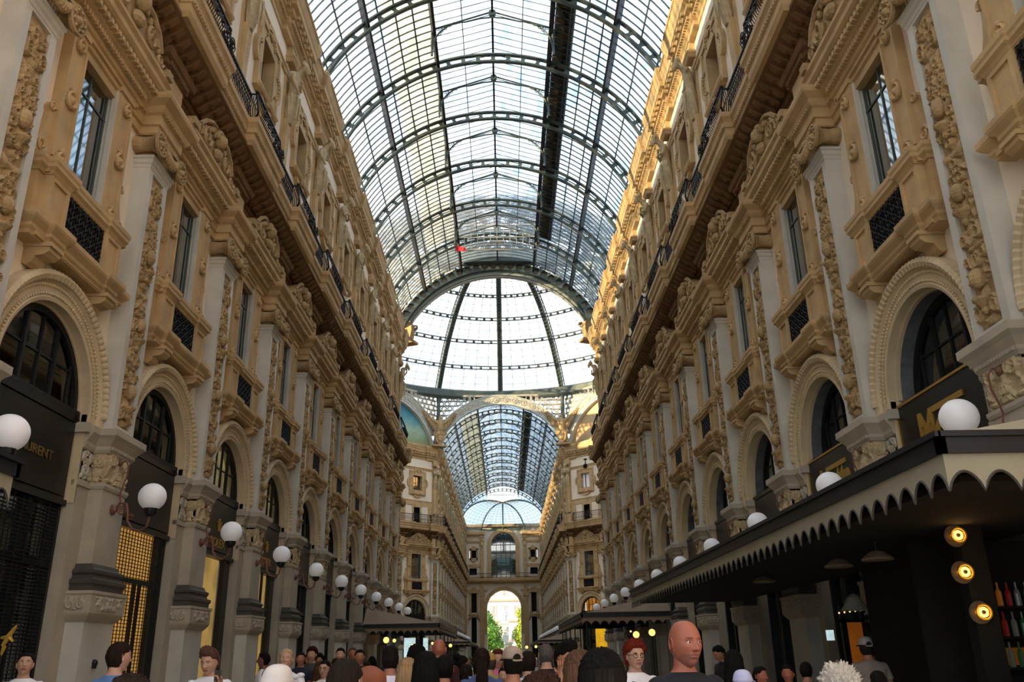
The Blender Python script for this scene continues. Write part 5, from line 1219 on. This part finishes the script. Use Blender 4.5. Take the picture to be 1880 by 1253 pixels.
def headrot(P, yaw, pitch, roll=0):
    """turn about the top of the neck"""
    P = P-np.array([-.01, 0, -.09]); c, s_ = cos(pitch), sin(pitch)
    x = P[..., 0]*c+P[..., 2]*s_; z = -P[..., 0]*s_+P[..., 2]*c; y = P[..., 1]
    c, s_ = cos(roll), sin(roll); y, z = y*c-z*s_, y*s_+z*c
    c, s_ = cos(yaw), sin(yaw); x, y = x*c-y*s_, x*s_+y*c
    return np.stack([x, y, z], -1)+np.array([-.01, 0, -.09])
HC = np.array([.02, 0, 1.607])
def hairmask(kind):
    def f(ux, uy, uz, x, y, z):
        back = sms((-ux+.15)/.5); line = .074-.155*back-.035*sms((np.abs(uy)-.45)*2.2)*(1-back)
        m = sms((z-line)/.02+.5)
        t = {'short': .011, 'fade': .008, 'full': .024, 'quiff': .018, 'long': .024, 'tied': .010, 'thin': .006, 'curly': .034}[kind]
        if kind == 'fade': t = t+.014*sms((z-.05)/.05)
        if kind == 'quiff': t = t+.035*sms((z-.06)/.05)*sms((ux+.2)/.6)
        if kind == 'full': t = t+.012*sms(z/.08)
        if kind == 'long': m = sms((z-(line-.10*sms((np.abs(uy)-.55)*4)))/.02+.5)
        nzs = .25*np.sin(31*ux+7*uz)*np.sin(27*uy+5)+.18*np.sin(60*uy+40*ux)
        if kind == 'curly': nzs = .45*np.sin(19*ux+3)*np.sin(23*uy)*1+.35*np.sin(41*uz+17*uy)
        return m*t*(1+nzs)-(1-m)*.014
    return f
def hand(mb, w_, d, nrm, curl=.5, s_=1.0):
    """palm, four fingers of different length and a thumb from the side of the palm"""
    w_ = Vector(w_); d = Vector(d).normalized(); nrm = Vector(nrm); nrm = (nrm-d*nrm.dot(d)).normalized(); sd = d.cross(nrm)
    mb.tube([w_-d*.02, w_+d*.03, w_+d*.08*s_], [.024, .03, .03], 8)
    for k in (-1, 0, 1): mb.tube([w_+sd*k*.018, w_+sd*k*.022+d*.085*s_], [.016, .014], 6)
    for q, (o, L) in enumerate(((-.03, .062), (-.011, .075), (.009, .08), (.028, .07))):
        p = w_+d*.085*s_+sd*o; pts = [p]; a = curl*.5
        for j in range(3): p = p+(d*cos(a)+nrm*sin(a))*L*s_*(.42, .32, .26)[j]; pts.append(p); a += curl
        mb.tube(pts, [.0095, .009, .008, .006], 6)
    p = w_+d*.02+sd*.03; mb.tube([p-sd*.012, p+sd*.022+d*.022+nrm*.01, p+sd*.03+d*.05+nrm*.022], [.012, .011, .008], 6)
REST = {s: [(.0, s*.168, 1.385), (-.01, s*.235, 1.14), (.06, s*.245, .88)] for s in (-1, 1)}
def make_person(name='person', skin='light', hair='short', hc='1c1512', shirt='20222a', sleeve='short', trous='2a2c33', fem=False, hi=False, yaw=0, pitch=0, roll=0, arms=None, stub=False, bulk=1.0, glasses=False, brows=True, extra=None, neckline=0.0, vox=.016, smile=False):
    n0 = len(C.objects); root = empty(name)
    nu, nv = (110, 90) if hi else (36, 30)
    mb = MB(); P, (x, y, z) = headgrid(nu, nv, fem=fem); Pr = headrot(P, yaw, pitch, roll)+HC
    k0 = len(mb.f); mb.grid(Pr, cu=True)
    # face colours: lips, brows, stubble
    idx = 0
    for i in range(nu):
        for j in range(nv-1):
            c = P[[i, (i+1) % nu]][:, [j, j+1]].reshape(-1, 3).mean(0)
            if c[0] > .05:
                if abs(c[1]) < .023 and -.0665 < c[2] < -.047+abs(c[1])*-.2: mb.mi[k0+idx] = 1
                elif brows and .012 < abs(c[1]) < .047 and .028-6*(abs(c[1])-.03)**2 < c[2]+.0 < (.0325 if fem else .0345)-6*(abs(c[1])-.03)**2: mb.mi[k0+idx] = 2
            if stub and (c[2] < -.044-.35*max(0, .06-c[0]) and c[0] > .0 and c[2] > -.12 and mb.mi[k0+idx] == 0): mb.mi[k0+idx] = 3
            idx += 1
    for sg in (-1, 1):   # ears
        e = np.array([[(-.008+.017*cos(a)-.004, sg*(.074+.010*b), .004+.030*sin(a)) for a in np.linspace(0, 2*pi, 14, endpoint=False)] for b in (-.6, .6, 1.3)])
        e[2, :, 0] = -.014+(e[2, :, 0]+.014)*.75
        mb.grid(headrot(e, yaw, pitch, roll)+HC, cv=True); k = mb.n-14; mb.f.append(tuple(range(k, k+14))); mb.mi.append(0)
        q = headrot(np.array([[(-.006, sg*.07, -.028)]]), yaw, pitch, roll)[0, 0]+HC; mb.ball(q, (.009, .007, .01), 6, 5)
    tb = MB()
    b_ = bulk
    loft(tb, [(0, 0, .80, .10*b_, .155*b_), (0, 0, .9, .115*b_, .17*b_), (0, 0, 1.05, .105*b_, .145*b_), (0, 0, 1.2, .112*b_, .155*b_), (.005, 0, 1.32, .112*b_, .172*b_), (0, 0, 1.385, .095*b_, .175*b_), (-.01, 0, 1.425, .078*b_, .15*b_), (-.012, 0, 1.45, .066*b_, .105*b_), (-.012, 0, 1.472, .06, .07), (-.005, 0, 1.5, .056, .056), (.0, 0, 1.56, .055, .054)], 20)
    A = arms or {}; AA = {s: A.get(s, REST[s]) for s in (-1, 1)}
    for s in (-1, 1):
        p = AA[s]; m_ = [tuple((Vector(p[0])+Vector(p[1]))/2), tuple((Vector(p[1])+Vector(p[2]))/2)]
        tb.tube([p[0], m_[0], p[1], m_[1], p[2]], [.052*b_, .046*b_, .038*b_, .037*b_, .026], 10); tb.ball(p[0], .052*b_, 10, 8)
        tb.tube([(0, s*.09, .88), (.01, s*.1, .68), (.015, s*.1, .48), (-.01, s*.1, .3), (-.015, s*.1, .06)], [.09, .08, .055, .052, .036], 10)
    me = fuse(tb, vox, 2)
    v = np.empty(len(me.vertices)*3); me.vertices.foreach_get('co', v); mb.cur = 0; mb.add(v.reshape(-1, 3), [tuple(p.vertices) for p in me.polygons]); bpy.data.meshes.remove(me)
    for s in (-1, 1):
        p = AA[s]; d = Vector(p[2])-Vector(p[1]); hd = p[3] if len(p) > 3 else d; cu = p[4] if len(p) > 4 else .45
        nr = p[5] if len(p) > 5 else (0, -s, 0)
        hand(mb, p[2], hd, nr, cu)
    mb.build('body', [SK[skin], m_lip, hairm(hc), m_stub], root, smooth=True)
    if hi:
        for sg in (-1, 1):
            e = MB(); q = headrot(np.array([[(.0695, sg*.031, .009)]]), yaw, pitch, roll)[0, 0]+HC; e.ball(q, .0125, 14, 10)
            q2 = headrot(np.array([[(.0785, sg*.031+.002, .009)]]), yaw, pitch, roll)[0, 0]+HC; e.cur = 1; e.ball(q2, .0055, 10, 8); e.build('eye', [m_eyew, m_iris], root, smooth=True)
            l = MB(); l.tube([headrot(np.array([[(.0785-.35*abs(t)**1.6*.3, sg*.031+t, .0165-abs(t)*.18)]]), yaw, pitch, roll)[0, 0]+HC for t in np.linspace(-.017, .017, 7)], .0026, 5); l.build('eyelid', SK[skin], root, smooth=True)
    if hair != 'bald':
        hm = MB(); G, _ = headgrid(64 if hi else 40, 48 if hi else 30, off=hairmask(hair if hair in ('short', 'fade', 'full', 'quiff', 'long', 'tied', 'thin', 'curly') else ('tied' if hair in ('bun', 'pony') else 'long')), feat=False)
        hm.grid(headrot(G, yaw, pitch, roll)+HC, cu=True)
        if hair == 'long':
            n = 40; L = []
            for zz, rx, ry, cx_ in ((1.66, .09, .088, -.03), (1.58, .085, .10, -.045), (1.48, .06, .115, -.06), (1.38, .05, .125, -.085), (1.28, .04, .11, -.105), (1.22, .015, .06, -.11)):
                L.append([(cx_+rx*cos(a)*(1+.06*sin(9*a)) , ry*sin(a)*(1+.05*sin(13*a+zz*9)), zz+.012*sin(8*a)) for a in np.linspace(0, 2*pi, n, endpoint=False)])
            k = hm.n; hm.grid(np.array(L), cv=True); hm.f += [tuple(k+i for i in range(n)), tuple(hm.n-n+i for i in range(n))]; hm.mi += [0, 0]
        if hair == 'pony':
            hm.ball((-.11, 0, 1.64), .035, 8, 6)
            for q in range(7): hm.tube([(-.11, .008*(q-3), 1.65), (-.15, .012*(q-3), 1.58), (-.135, .014*(q-3), 1.42), (-.13, .010*(q-3), 1.22)], [.016, .022, .02, .006], 6)
        if hair == 'bun': hm.ball((-.08, 0, 1.72), .05, 10, 8)
        if hair == 'curly':
            rs = np.random.RandomState(4)
            for q in range(120):
                d_ = rs.normal(size=3); d_[2] = abs(d_[2])*.9+.05; d_ /= np.linalg.norm(d_)
                if d_[0] > .55 and d_[2] < .5: continue
                c_ = headrot(np.array([[d_*np.array([.118, .098, .135])]]), yaw, pitch, roll)[0, 0]+HC; t_ = np.cross(d_, rs.normal(size=3)); t_ /= np.linalg.norm(t_)
                hm.tube([c_-t_*.034-d_*.012, c_-t_*.012+d_*.006, c_+t_*.012+d_*.004, c_+t_*.032-d_*.014], [.006, .014, .014, .005], 6)
        hm.build('hair', hairm(hc), root, smooth=True)
    sb = MB(); o = .014
    loft(sb, [(0, 0, .78, .12*b_+o, .165*b_+o), (0, 0, .9, .12*b_+o, .172*b_+o), (0, 0, 1.05, .112*b_+o, .158*b_+o), (0, 0, 1.2, .118*b_+o, .162*b_+o), (.005, 0, 1.32, .115*b_+o, .178*b_+o), (0, 0, 1.385, .098*b_+o, .18*b_+o), (-.01, 0, 1.42, .08*b_+o, .16*b_+o), (-.012, 0, 1.447, .068*b_+o, .112*b_+o), (-.012, 0, 1.472-neckline, .062+o*.6, .072+o*.6)], 24)
    for s in (-1, 1):
        p = AA[s]; sb.ball(p[0], .054*b_+.006, 10, 8); e = Vector(p[0])+(Vector(p[1])-Vector(p[0]))*(.62 if sleeve == 'short' else 1)
        if sleeve == 'short': sb.tube([p[0], tuple(e)], [.056*b_+.006, .062*b_], 12)
        elif sleeve == 'long': sb.tube([p[0], p[1], tuple(Vector(p[1])+(Vector(p[2])-Vector(p[1]))*.93)], [.06*b_, .052*b_, .038], 12)
    mesh_obj('shirt' if sleeve != 'long' else 'jacket', fuse(sb, vox*.9, 2), clothm(shirt), root)
    tr = MB(); loft(tr, [(0, 0, .8, .112*b_, .165*b_), (0, 0, .95, .118*b_, .162*b_), (0, 0, 1.0, .112*b_, .156*b_)], 18)
    for s in (-1, 1): tr.tube([(0, s*.088, .86), (.01, s*.1, .66), (.015, s*.1, .46), (-.01, s*.1, .09)], [.1, .09, .068, .06], 10)
    mesh_obj('trousers', fuse(tr, .022, 1), clothm(trous), root)
    for s in (-1, 1):
        sh = MB(); sh.ball((.055, s*.1, .045), (.135, .046, .045), 10, 6); sh.box(-.07, .18, s*.1-.042, s*.1+.042, 0, .02); sh.build('shoe', clothm('303030'), root)
    if glasses:
        gl = MB()
        for sg in (-1, 1):
            gl.tube([headrot(np.array([[(.092-.1*abs(.021*cos(a))*.5, sg*.033+.021*cos(a), .008+.017*sin(a))]]), yaw, pitch, roll)[0, 0]+HC for a in np.linspace(0, 2*pi, 17)], .0026, 5, False)
            gl.tube([headrot(np.array([[q]]), yaw, pitch, roll)[0, 0]+HC for q in ((.088, sg*.054, .014), (.04, sg*.078, .016), (-.01, sg*.08, .012))], .002, 5)
        gl.tube([headrot(np.array([[q]]), yaw, pitch, roll)[0, 0]+HC for q in ((.092, -.012, .012), (.094, 0, .014), (.092, .012, .012))], .0024, 5); gl.build('glasses', m_black, root)
    if extra: extra(root)
    return Proto(root, since(n0))
def hx(q, yaw=0, pitch=0, roll=0): return Vector(headrot(np.array([[q]]), yaw, pitch, roll)[0, 0]+HC)
def cap(root, col, yaw=0, pitch=0, back=True, brim=True, bucket=False):
    mb = MB(); G, _ = headgrid(48, 36, feat=False, off=lambda ux, uy, uz, x, y, z: sms((z-.035)/.012+.5)*(.018+.012*sms((z-.06)/.05))-(1-sms((z-.035)/.012+.5))*.02); mb.grid(headrot(G, yaw, pitch)+HC, cu=True)
    if brim:
        P = []
        for i in range(17):
            a = -1.1+2.2*i/16; r0, r1 = .098, .175 if not bucket else .15
            P.append([hx((r0*cos(a), .082*sin(a)*1.1, .048), yaw, pitch), hx((r1*cos(a*.8), .095*sin(a), .035-.0*abs(a)), yaw, pitch), hx((r1*cos(a*.8), .095*sin(a), .030), yaw, pitch), hx((r0*cos(a), .082*sin(a)*1.1, .042), yaw, pitch)])
        mb.grid(np.array([[list(p) for p in q] for q in P]), cv=True)
    c = mb.build('cap', clothm(col), root, smooth=True)
    if back:
        b2 = MB(); b2.lathe([(.034, 0), (.034, .004)], (0, 0, 0), 14, axis='x'); o = b2.build('cap_opening', m_dark, c); q = hx((-.121, 0, .052), yaw, pitch); o.location = q; o.rotation_euler = (0, -.3, yaw)
        b3 = MB(); b3.tube([hx((-.128, -.04, .034), yaw, pitch), hx((-.134, 0, .030), yaw, pitch), hx((-.128, .04, .034), yaw, pitch)], .008, 5); b3.build('cap_strap', clothm(col), c)
def strap(root, col, side=1, w_=.02, name='strap'):
    mb = MB(); pts = [(-.135, -side*.14, 1.0), (-.13, -side*.02, 1.2), (-.105, side*.08, 1.38), (-.01, side*.115, 1.467), (.1, side*.06, 1.36), (.135, -side*.04, 1.2), (.135, -side*.14, 1.0)]
    P = [];
    for q in range(25):
        u = q/24*6; i = min(5, int(u)); f = u-i; p = Vector(pts[i]).lerp(Vector(pts[i+1]), f); P.append([(p.x, p.y-w_, p.z), (p.x, p.y+w_, p.z)])
    mb.grid(np.array(P)); mb.build(name, clothm(col), root)
NP = [0]
def place(pr, u, v, D, face, label, group='people in the crowd', cat='person', zt=None):
    """put the crown of the head on the pixel (u, v) at distance D"""
    X_ = (u-940)/FPX; Z_ = -(v-626.5)/FPX; d = fw+rt*X_+up*Z_; p = CAM+d*(D/d.y)
    o = pr.put((p.x, p.y, 0), -pi/2+radians(face)); s_ = p.z/1.735; o.scale = (s_, s_, s_); tag(o, label, cat, group); NP[0] += 1
    return o
hpD = lambda hp: FPX*.236*1.2/hp
def arm_face(s, w_=(.17, .06, 1.50)): return [(.0, s*.168, 1.385), (.17, s*.25, 1.2), w_, (.1, -s*.2, .9), .5, (-1, 0, 0)]
# -- named figures
FB = dict(hi=True, vox=.010)
P_ = make_person(skin='red', hair='bald', shirt='14161f', fem=False, stub=True, bulk=1.22, yaw=0, pitch=0, hc='875040', **FB)
place(P_, 1250, 1137, 5.3, 24, 'bald ruddy man in a black T-shirt, nearest face, looking to the right')
def ex(root):
    mb = MB(); P = []
    for q in range(20): u = q/19; P.append([(.125+.012*sin(3*u), -.075+.02*u-.013, 1.40-.36*u), (.128+.012*sin(3*u), -.075+.02*u+.013, 1.40-.36*u)])
    mb.grid(np.array(P)); s_ = mb.build('lanyard', m_black, root)
    for q, ch in enumerate('SSWG'): o = text(ch, .03, (.142, -.07+.003*q, 1.36-.05*q), m_white, s_, 'lanyard_letter', rot=(pi/2, 0, pi/2), ext=.0008)
P_ = make_person(skin='light', hair='full', hc='6e2418', shirt='e8e6ee', fem=True, glasses=True, yaw=0, extra=ex, **FB)
place(P_, 1163, 1179, hpD(50), 14, 'red haired woman in black glasses and white T-shirt with black lanyard')
P_ = make_person(skin='light', hair='quiff', hc='5a4034', shirt='e6e6f0', fem=False, yaw=-.25, pitch=.22, arms={1: [(.0, .168, 1.385), (.14, .26, 1.18), (.27, .17, 1.37), (.1, -.05, 1), .9, (-.2, -1, 0)]}, extra=lambda r: (MB().box(.285, .296, .115, .175, 1.41, 1.53).build('phone', m_iris, r), MB().box(.133, .137, -.085, .05, 1.16, 1.24).build('shirt_print', clothm('a02840'), r), MB().box(.134, .139, -.085, .0, 1.17, 1.21).build('shirt_print', clothm('2a3a90'), r)), **FB)
place(P_, 390, 1191, hpD(45), 4, 'person with quiffed brown hair in white T-shirt holding up a phone')
P_ = make_person(skin='light', hair='tied', hc='1a1416', shirt='e9e9ee', fem=True, pitch=-.2, yaw=.1, extra=lambda r: strap(r, '3a5a9a', -1, .012), **FB)
place(P_, 50, 1199, hpD(41), 18, 'dark haired woman in white shirt with blue strap at lower left, looking up')
P_ = make_person(skin='light', hair='tied', hc='b39a78', shirt='eceaf0', fem=True, pitch=-.15, arms={1: arm_face(1, (.16, .03, 1.44)), -1: arm_face(-1, (.24, -.1, 1.3))}, extra=lambda r: [MB().ball((.03+.05*cos(a), .16*sin(a)*1.2, 1.42+.02*sin(5*a)), (.05, .05, .03), 8, 6).build('ruffle', clothm('eceaf0'), r) for a in np.linspace(0, 2*pi, 9, endpoint=False)] and None, **FB)
place(P_, 527, 1192, hpD(37), 4, 'blonde woman in ruffled white top with her hand at her chin')
P_ = make_person(skin='tan', hair='quiff', hc='15110f', shirt='141416', pitch=.28, yaw=.2, arms={-1: [(.0, -.168, 1.385), (.19, -.22, 1.22), (.15, -.085, 1.46), (-.2, .1, 1), .55, (-1, .3, 0)]}, **FB)
place(P_, 1032, 1180, hpD(52), 22, 'dark haired man in black with one hand raised to his cheek')
def scap(root): cap(root, 'a89484', 0, .05)
P_ = make_person(skin='tan', hair='short', hc='17120f', shirt='9cb2cc', yaw=.35, extra=lambda r: cap(r, 'a89282', .35, 0), hi=True, vox=.012)
place(P_, 941, 1191, hpD(56), 178, 'man seen from behind wearing a beige baseball cap with a strap opening')
P_ = make_person(skin='light', hair='long', hc='14100f', shirt='a8bcdc', fem=True, hi=True, vox=.012)
place(P_, 1103, 1197, 3.9, 175, 'person with long black hair from behind, left of the red haired woman')
P_ = make_person(skin='light', hair='long', hc='5a4030', shirt='c0cbe0', fem=True, hi=True, vox=.012)
place(P_, 1063, 1198, 5.6, 172, 'person with long brown hair from behind, beside the long black hair')
P_ = make_person(skin='light', hair='full', hc='3a241a', shirt='55443a', hi=True, vox=.012); place(P_, 994, 1246, 3.9, 180, 'top of a brown haired head at the bottom edge, right of the beige cap')
P_ = make_person(skin='light', hair='short', hc='241812', shirt='5a80b4', yaw=-.4, hi=True, vox=.012); place(P_, 219, 1179, hpD(52), 165, 'dark haired man from behind in a blue shirt by the orange lit grille')
P_ = make_person(skin='light', hair='full', hc='2c2019', shirt='333333'); place(P_, 236, 1250, 4.1, 180, 'top of a dark head at the bottom edge under the man in blue')
P_ = make_person(skin='light', hair='bald', hc='c8c0b8', shirt='d8d0cc', extra=lambda r: cap(r, 'd9cfcb', 0, .0, back=False, brim=True)); place(P_, 509, 1227, 4.9, 180, 'person in a round off white cap from behind, in front of the blonde woman')
P_ = make_person(skin='light', hair='thin', hc='241a15', shirt='30261f', bulk=1.1, hi=True, vox=.012); place(P_, 632, 1208, 4.3, 165, 'large dark haired head from behind with thinning crown, left of the orange scarf')
def scarf(r):
    mb = MB(); G, _ = headgrid(48, 36, feat=False, off=lambda ux, uy, uz, x, y, z: .02+.004*np.sin(12*uz)); mb.grid(headrot(G, 0, 0)+HC, cu=True)
    loft(mb, [(-.02, 0, 1.3, .17, .24), (-.02, 0, 1.42, .15, .2), (-.02, 0, 1.5, .11, .12), (-.01, 0, 1.58, .11, .1)], 24); mb.build('headscarf', clothm('7d4630'), r, smooth=True)
P_ = make_person(skin='light', hair='tied', hc='241a15', shirt='7d4630', sleeve='long', extra=scarf); place(P_, 678, 1226, 4.6, 180, 'person in a rust orange headscarf from behind at the bottom edge')
P_ = make_person(skin='tan', hair='fade', hc='1a1513', shirt='dcdcf0', hi=True, vox=.012); place(P_, 717, 1189, hpD(46), 185, 'man in a plain white T-shirt from behind with dark faded haircut')
P_ = make_person(skin='light', hair='long', hc='9a7c5c', shirt='8f9fc0', fem=True); place(P_, 748, 1211, 8.6, 180, 'woman with long dark blonde hair from behind, right of the white T-shirt')
P_ = make_person(skin='dark', hair='full', hc='0f0c0b', shirt='dcdcee'); place(P_, 764, 1188, 11.5, 150, 'man with bushy black hair in a white T-shirt, left of the tall bald head')
P_ = make_person(skin='red', hair='bald', hc='2a1a14', shirt='3a1214', bulk=1.1, hi=True, vox=.012); place(P_, 806, 1173, hpD(38), 182, 'tall bald man from behind in a dark red shirt, standing above the crowd')
P_ = make_person(skin='light', hair='long', hc='0e0b0b', shirt='0e0f12', fem=True); place(P_, 782, 1200, 7.2, 180, 'woman with long black hair and black top from behind, centre left')
P_ = make_person(skin='tan', hair='short', hc='120f0e', shirt='24272c', sleeve='long', bulk=1.1); place(P_, 816, 1203, 8.6, 178, 'man in a dark grey jacket from behind, below the tall bald man')
P_ = make_person(skin='tan', hair='bun', hc='100d0d', shirt='e0b4cc', fem=True, glasses=True, extra=lambda r: strap(r, '7a2030', -1, .008)); place(P_, 846, 1204, hpD(36), 140, 'girl in a pink T-shirt with thin red strap and black hair tied up')
P_ = make_person(skin='light', hair='pony', hc='241712', shirt='4a5a86', sleeve='none', fem=True, extra=lambda r: strap(r, '7f9dbb', 1, .018), hi=True, vox=.012); place(P_, 884, 1190, hpD(46), 183, 'woman with long dark ponytail in blue sleeveless top with light strap')
P_ = make_person(skin='light', hair='long', hc='5a2a1c', shirt='e06aa8', sleeve='none', fem=True); place(P_, 914, 1194, 13.5, 5, 'woman facing us in a bright pink top, left of the beige cap')
P_ = make_person(skin='light', hair='short', hc='4a4038', shirt='a89a60', extra=lambda r: cap(r, 'b08a48', 0, 0, back=False)); place(P_, 899, 1201, 12.5, 190, 'person in a mustard hat, left of the woman in pink')
P_ = make_person(skin='light', hair='thin', hc='5a534d', shirt='17191c', sleeve='long', bulk=1.12, extra=lambda r: [strap(r, '8a9c8c', s, .014) for s in (-1, 1)] and None, hi=True, vox=.012); place(P_, 1002, 1182, hpD(41), 188, 'grey haired man from behind in black jacket with pale green strap')
P_ = make_person(skin='light', hair='short', hc='221814', shirt='b4cbe8', bulk=1.05); place(P_, 969, 1196, 10, 180, 'person in a light blue shirt partly hidden behind the beige cap')
P_ = make_person(skin='dark', hair='short', hc='0f0c0b', shirt='e4e4ea', sleeve='long'); place(P_, 487, 1198, hpD(27), -85, 'dark haired man in white seen in profile facing left')
P_ = make_person(skin='tan', hair='short', hc='17120f', shirt='1c2434'); place(P_, 553, 1198, hpD(24), 10, 'man in a navy T-shirt facing us, right of the blonde woman')
P_ = make_person(skin='light', hair='long', hc='17120f', shirt='cfcfd4', fem=True); place(P_, 569, 1201, hpD(23), -5, 'long dark haired woman facing us in a pale cardigan')
P_ = make_person(skin='light', hair='full', hc='32120e', shirt='3c3c40', fem=True); place(P_, 574, 1190, 19, 0, 'dark red haired head behind the woman in the pale cardigan')
P_ = make_person(skin='tan', hair='full', hc='0f0c0b', shirt='1c1f24', sleeve='long'); place(P_, 586, 1202, hpD(23), 5, 'black haired man facing us in a dark jacket')
P_ = make_person(skin='light', hair='tied', hc='14100f', shirt='e4e4ec', glasses=True, extra=lambda r: strap(r, '1c1c22', 1, .012), **FB); place(P_, 598, 1213, hpD(33), -12, 'person in glasses and white shirt with black strap looking down')
P_ = make_person(skin='light', hair='short', hc='17110f', shirt='141518', stub=True); place(P_, 626, 1190, hpD(24), 0, 'bearded man in black facing us by the grey pier'); PB = P_
P_ = make_person(skin='red', hair='thin', hc='4a3830', shirt='1c1c22', sleeve='long'); place(P_, 648, 1189, hpD(23), 8, 'ruddy short haired man in dark jacket with pale collar facing us')
P_ = make_person(skin='tan', hair='short', hc='17110f', shirt='26262c'); place(P_, 661, 1193, 17, 10, 'man with dark hair just right of the ruddy man')
P_ = make_person(skin='tan', hair='short', hc='0f0c0b', shirt='16181c', sleeve='long', pitch=.5); place(P_, 1325, 1183, hpD(29), -70, 'dark haired waiter bending forward beside the pier behind the bald man')
P_ = make_person(skin='light', hair='long', hc='120e0d', shirt='a8b4e0', fem=True); place(P_, 1345, 1196, 9.8, 165, 'woman with long dark hair from behind, right of the bald man')
P_ = make_person(skin='light', hair='bald', hc='b8b4c8', shirt='c6c8ee', extra=lambda r: cap(r, 'c4c6ee', 0, 0, back=False)); place(P_, 1361, 1234, 7.6, 150, 'person in a pale lilac cap at the bottom edge, right of the bald man')
P_ = make_person(skin='red', hair='short', hc='17110f', shirt='7a1418'); place(P_, 1392, 1224, 11, 40, 'dim seated guest in a red shirt under the awning')
P_ = make_person(skin='red', hair='short', hc='17110f', shirt='50504c'); place(P_, 1445, 1221, 11.5, -30, 'dim seated guest with a white napkin under the awning')
P_ = make_person(skin='tan', hair='short', hc='17110f', shirt='1a1210'); place(P_, 1478, 1216, 12, 160, 'dim guest in brown under the awning with back to the pier')
P_ = make_person(skin='tan', hair='short', hc='2a201a', shirt='94867c', bulk=1.15, extra=lambda r: (cap(r, 'a09894', 0, 0), strap(r, '101012', -1, .014)) and None, hi=True, vox=.012); place(P_, 1588, 1172, hpD(36), 178, 'man in a white cap and pale T-shirt with black shoulder strap, from behind')
P_ = make_person(skin='light', hair='curly', hc='c9bdb0', shirt='6a4a50', fem=True, **FB); place(P_, 1541, 1227, 4.9, 185, 'curly white haired head at the bottom right edge')
P_ = make_person(skin='tan', hair='short', hc='17110f', shirt='201a18'); place(P_, 1611, 1232, 9, 180, 'small dark head at the bottom edge below the man in the white cap')
# -- the distant crowd: nine kinds of passer-by set down again and again
KINDS = [dict(skin='light', hair='short', hc='2a1c16', shirt='30384a'), dict(skin='light', hair='long', hc='4a3020', shirt='8a3030', fem=True), dict(skin='tan', hair='short', hc='14100e', shirt='c9c9d0'), dict(skin='light', hair='full', hc='8a6a48', shirt='3c4a3c', fem=True), dict(skin='light', hair='thin', hc='7a716a', shirt='6a7a9a'), dict(skin='dark', hair='short', hc='0d0b0a', shirt='17181c'), dict(skin='light', hair='pony', hc='1c1412', shirt='b0a090', fem=True), dict(skin='light', hair='bald', hc='6a5a50', shirt='9a2a24'), dict(skin='tan', hair='long', hc='0f0c0b', shirt='d0d4da', fem=True)]
KP = [make_person(vox=.024, **k) for k in KINDS]
KD = ['man in a navy shirt', 'woman in a dark red top', 'man in a pale grey shirt', 'fair haired woman in a green top', 'grey haired man in a blue shirt', 'person in black', 'woman with ponytail in a beige top', 'bald man in a red shirt', 'long haired woman in a white top']
rc = random.Random(11); used_xy = [(o.location.x, o.location.y) for o in C.objects if o.name.startswith('person')]; cntk = 0
for tries in range(900):
    if cntk >= 105: break
    y = rc.choice([rc.uniform(10, 26), rc.uniform(22, 60), rc.uniform(40, 150)]); x = rc.uniform(-4.6, 3.0) if y > 16 else rc.uniform(-3.6, 1.5)
    if y < 16 and not (-3.4 < x < 1.2): continue
    if any((x-a)**2+(y-b)**2 < .55 for a, b in used_xy): continue
    used_xy.append((x, y)); k = rc.randrange(9); away = rc.random() < .55; f = (180 if away else 0)+rc.uniform(-30, 30)
    o = KP[k].put((x, y, 0), -pi/2+radians(f)); s_ = rc.uniform(.93, 1.03) if y > 14 else rc.uniform(.90, .97); o.scale = (s_,)*3; cntk += 1
    ps = 'near the lamps' if y < 26 else ('midway along the gallery' if y < 60 else ('under the dome' if y < 97 else 'in the far gallery'))
    sd = 'left of centre' if x < -1 else ('right of centre' if x > 1 else 'in centre')
    tag(o, '%s %s, %s %s' % (KD[k], 'walking away' if away else 'facing us', ps, sd), 'person', 'distant %s %s %s %s' % (KD[k], 'walking away' if away else 'facing us', ps, sd))
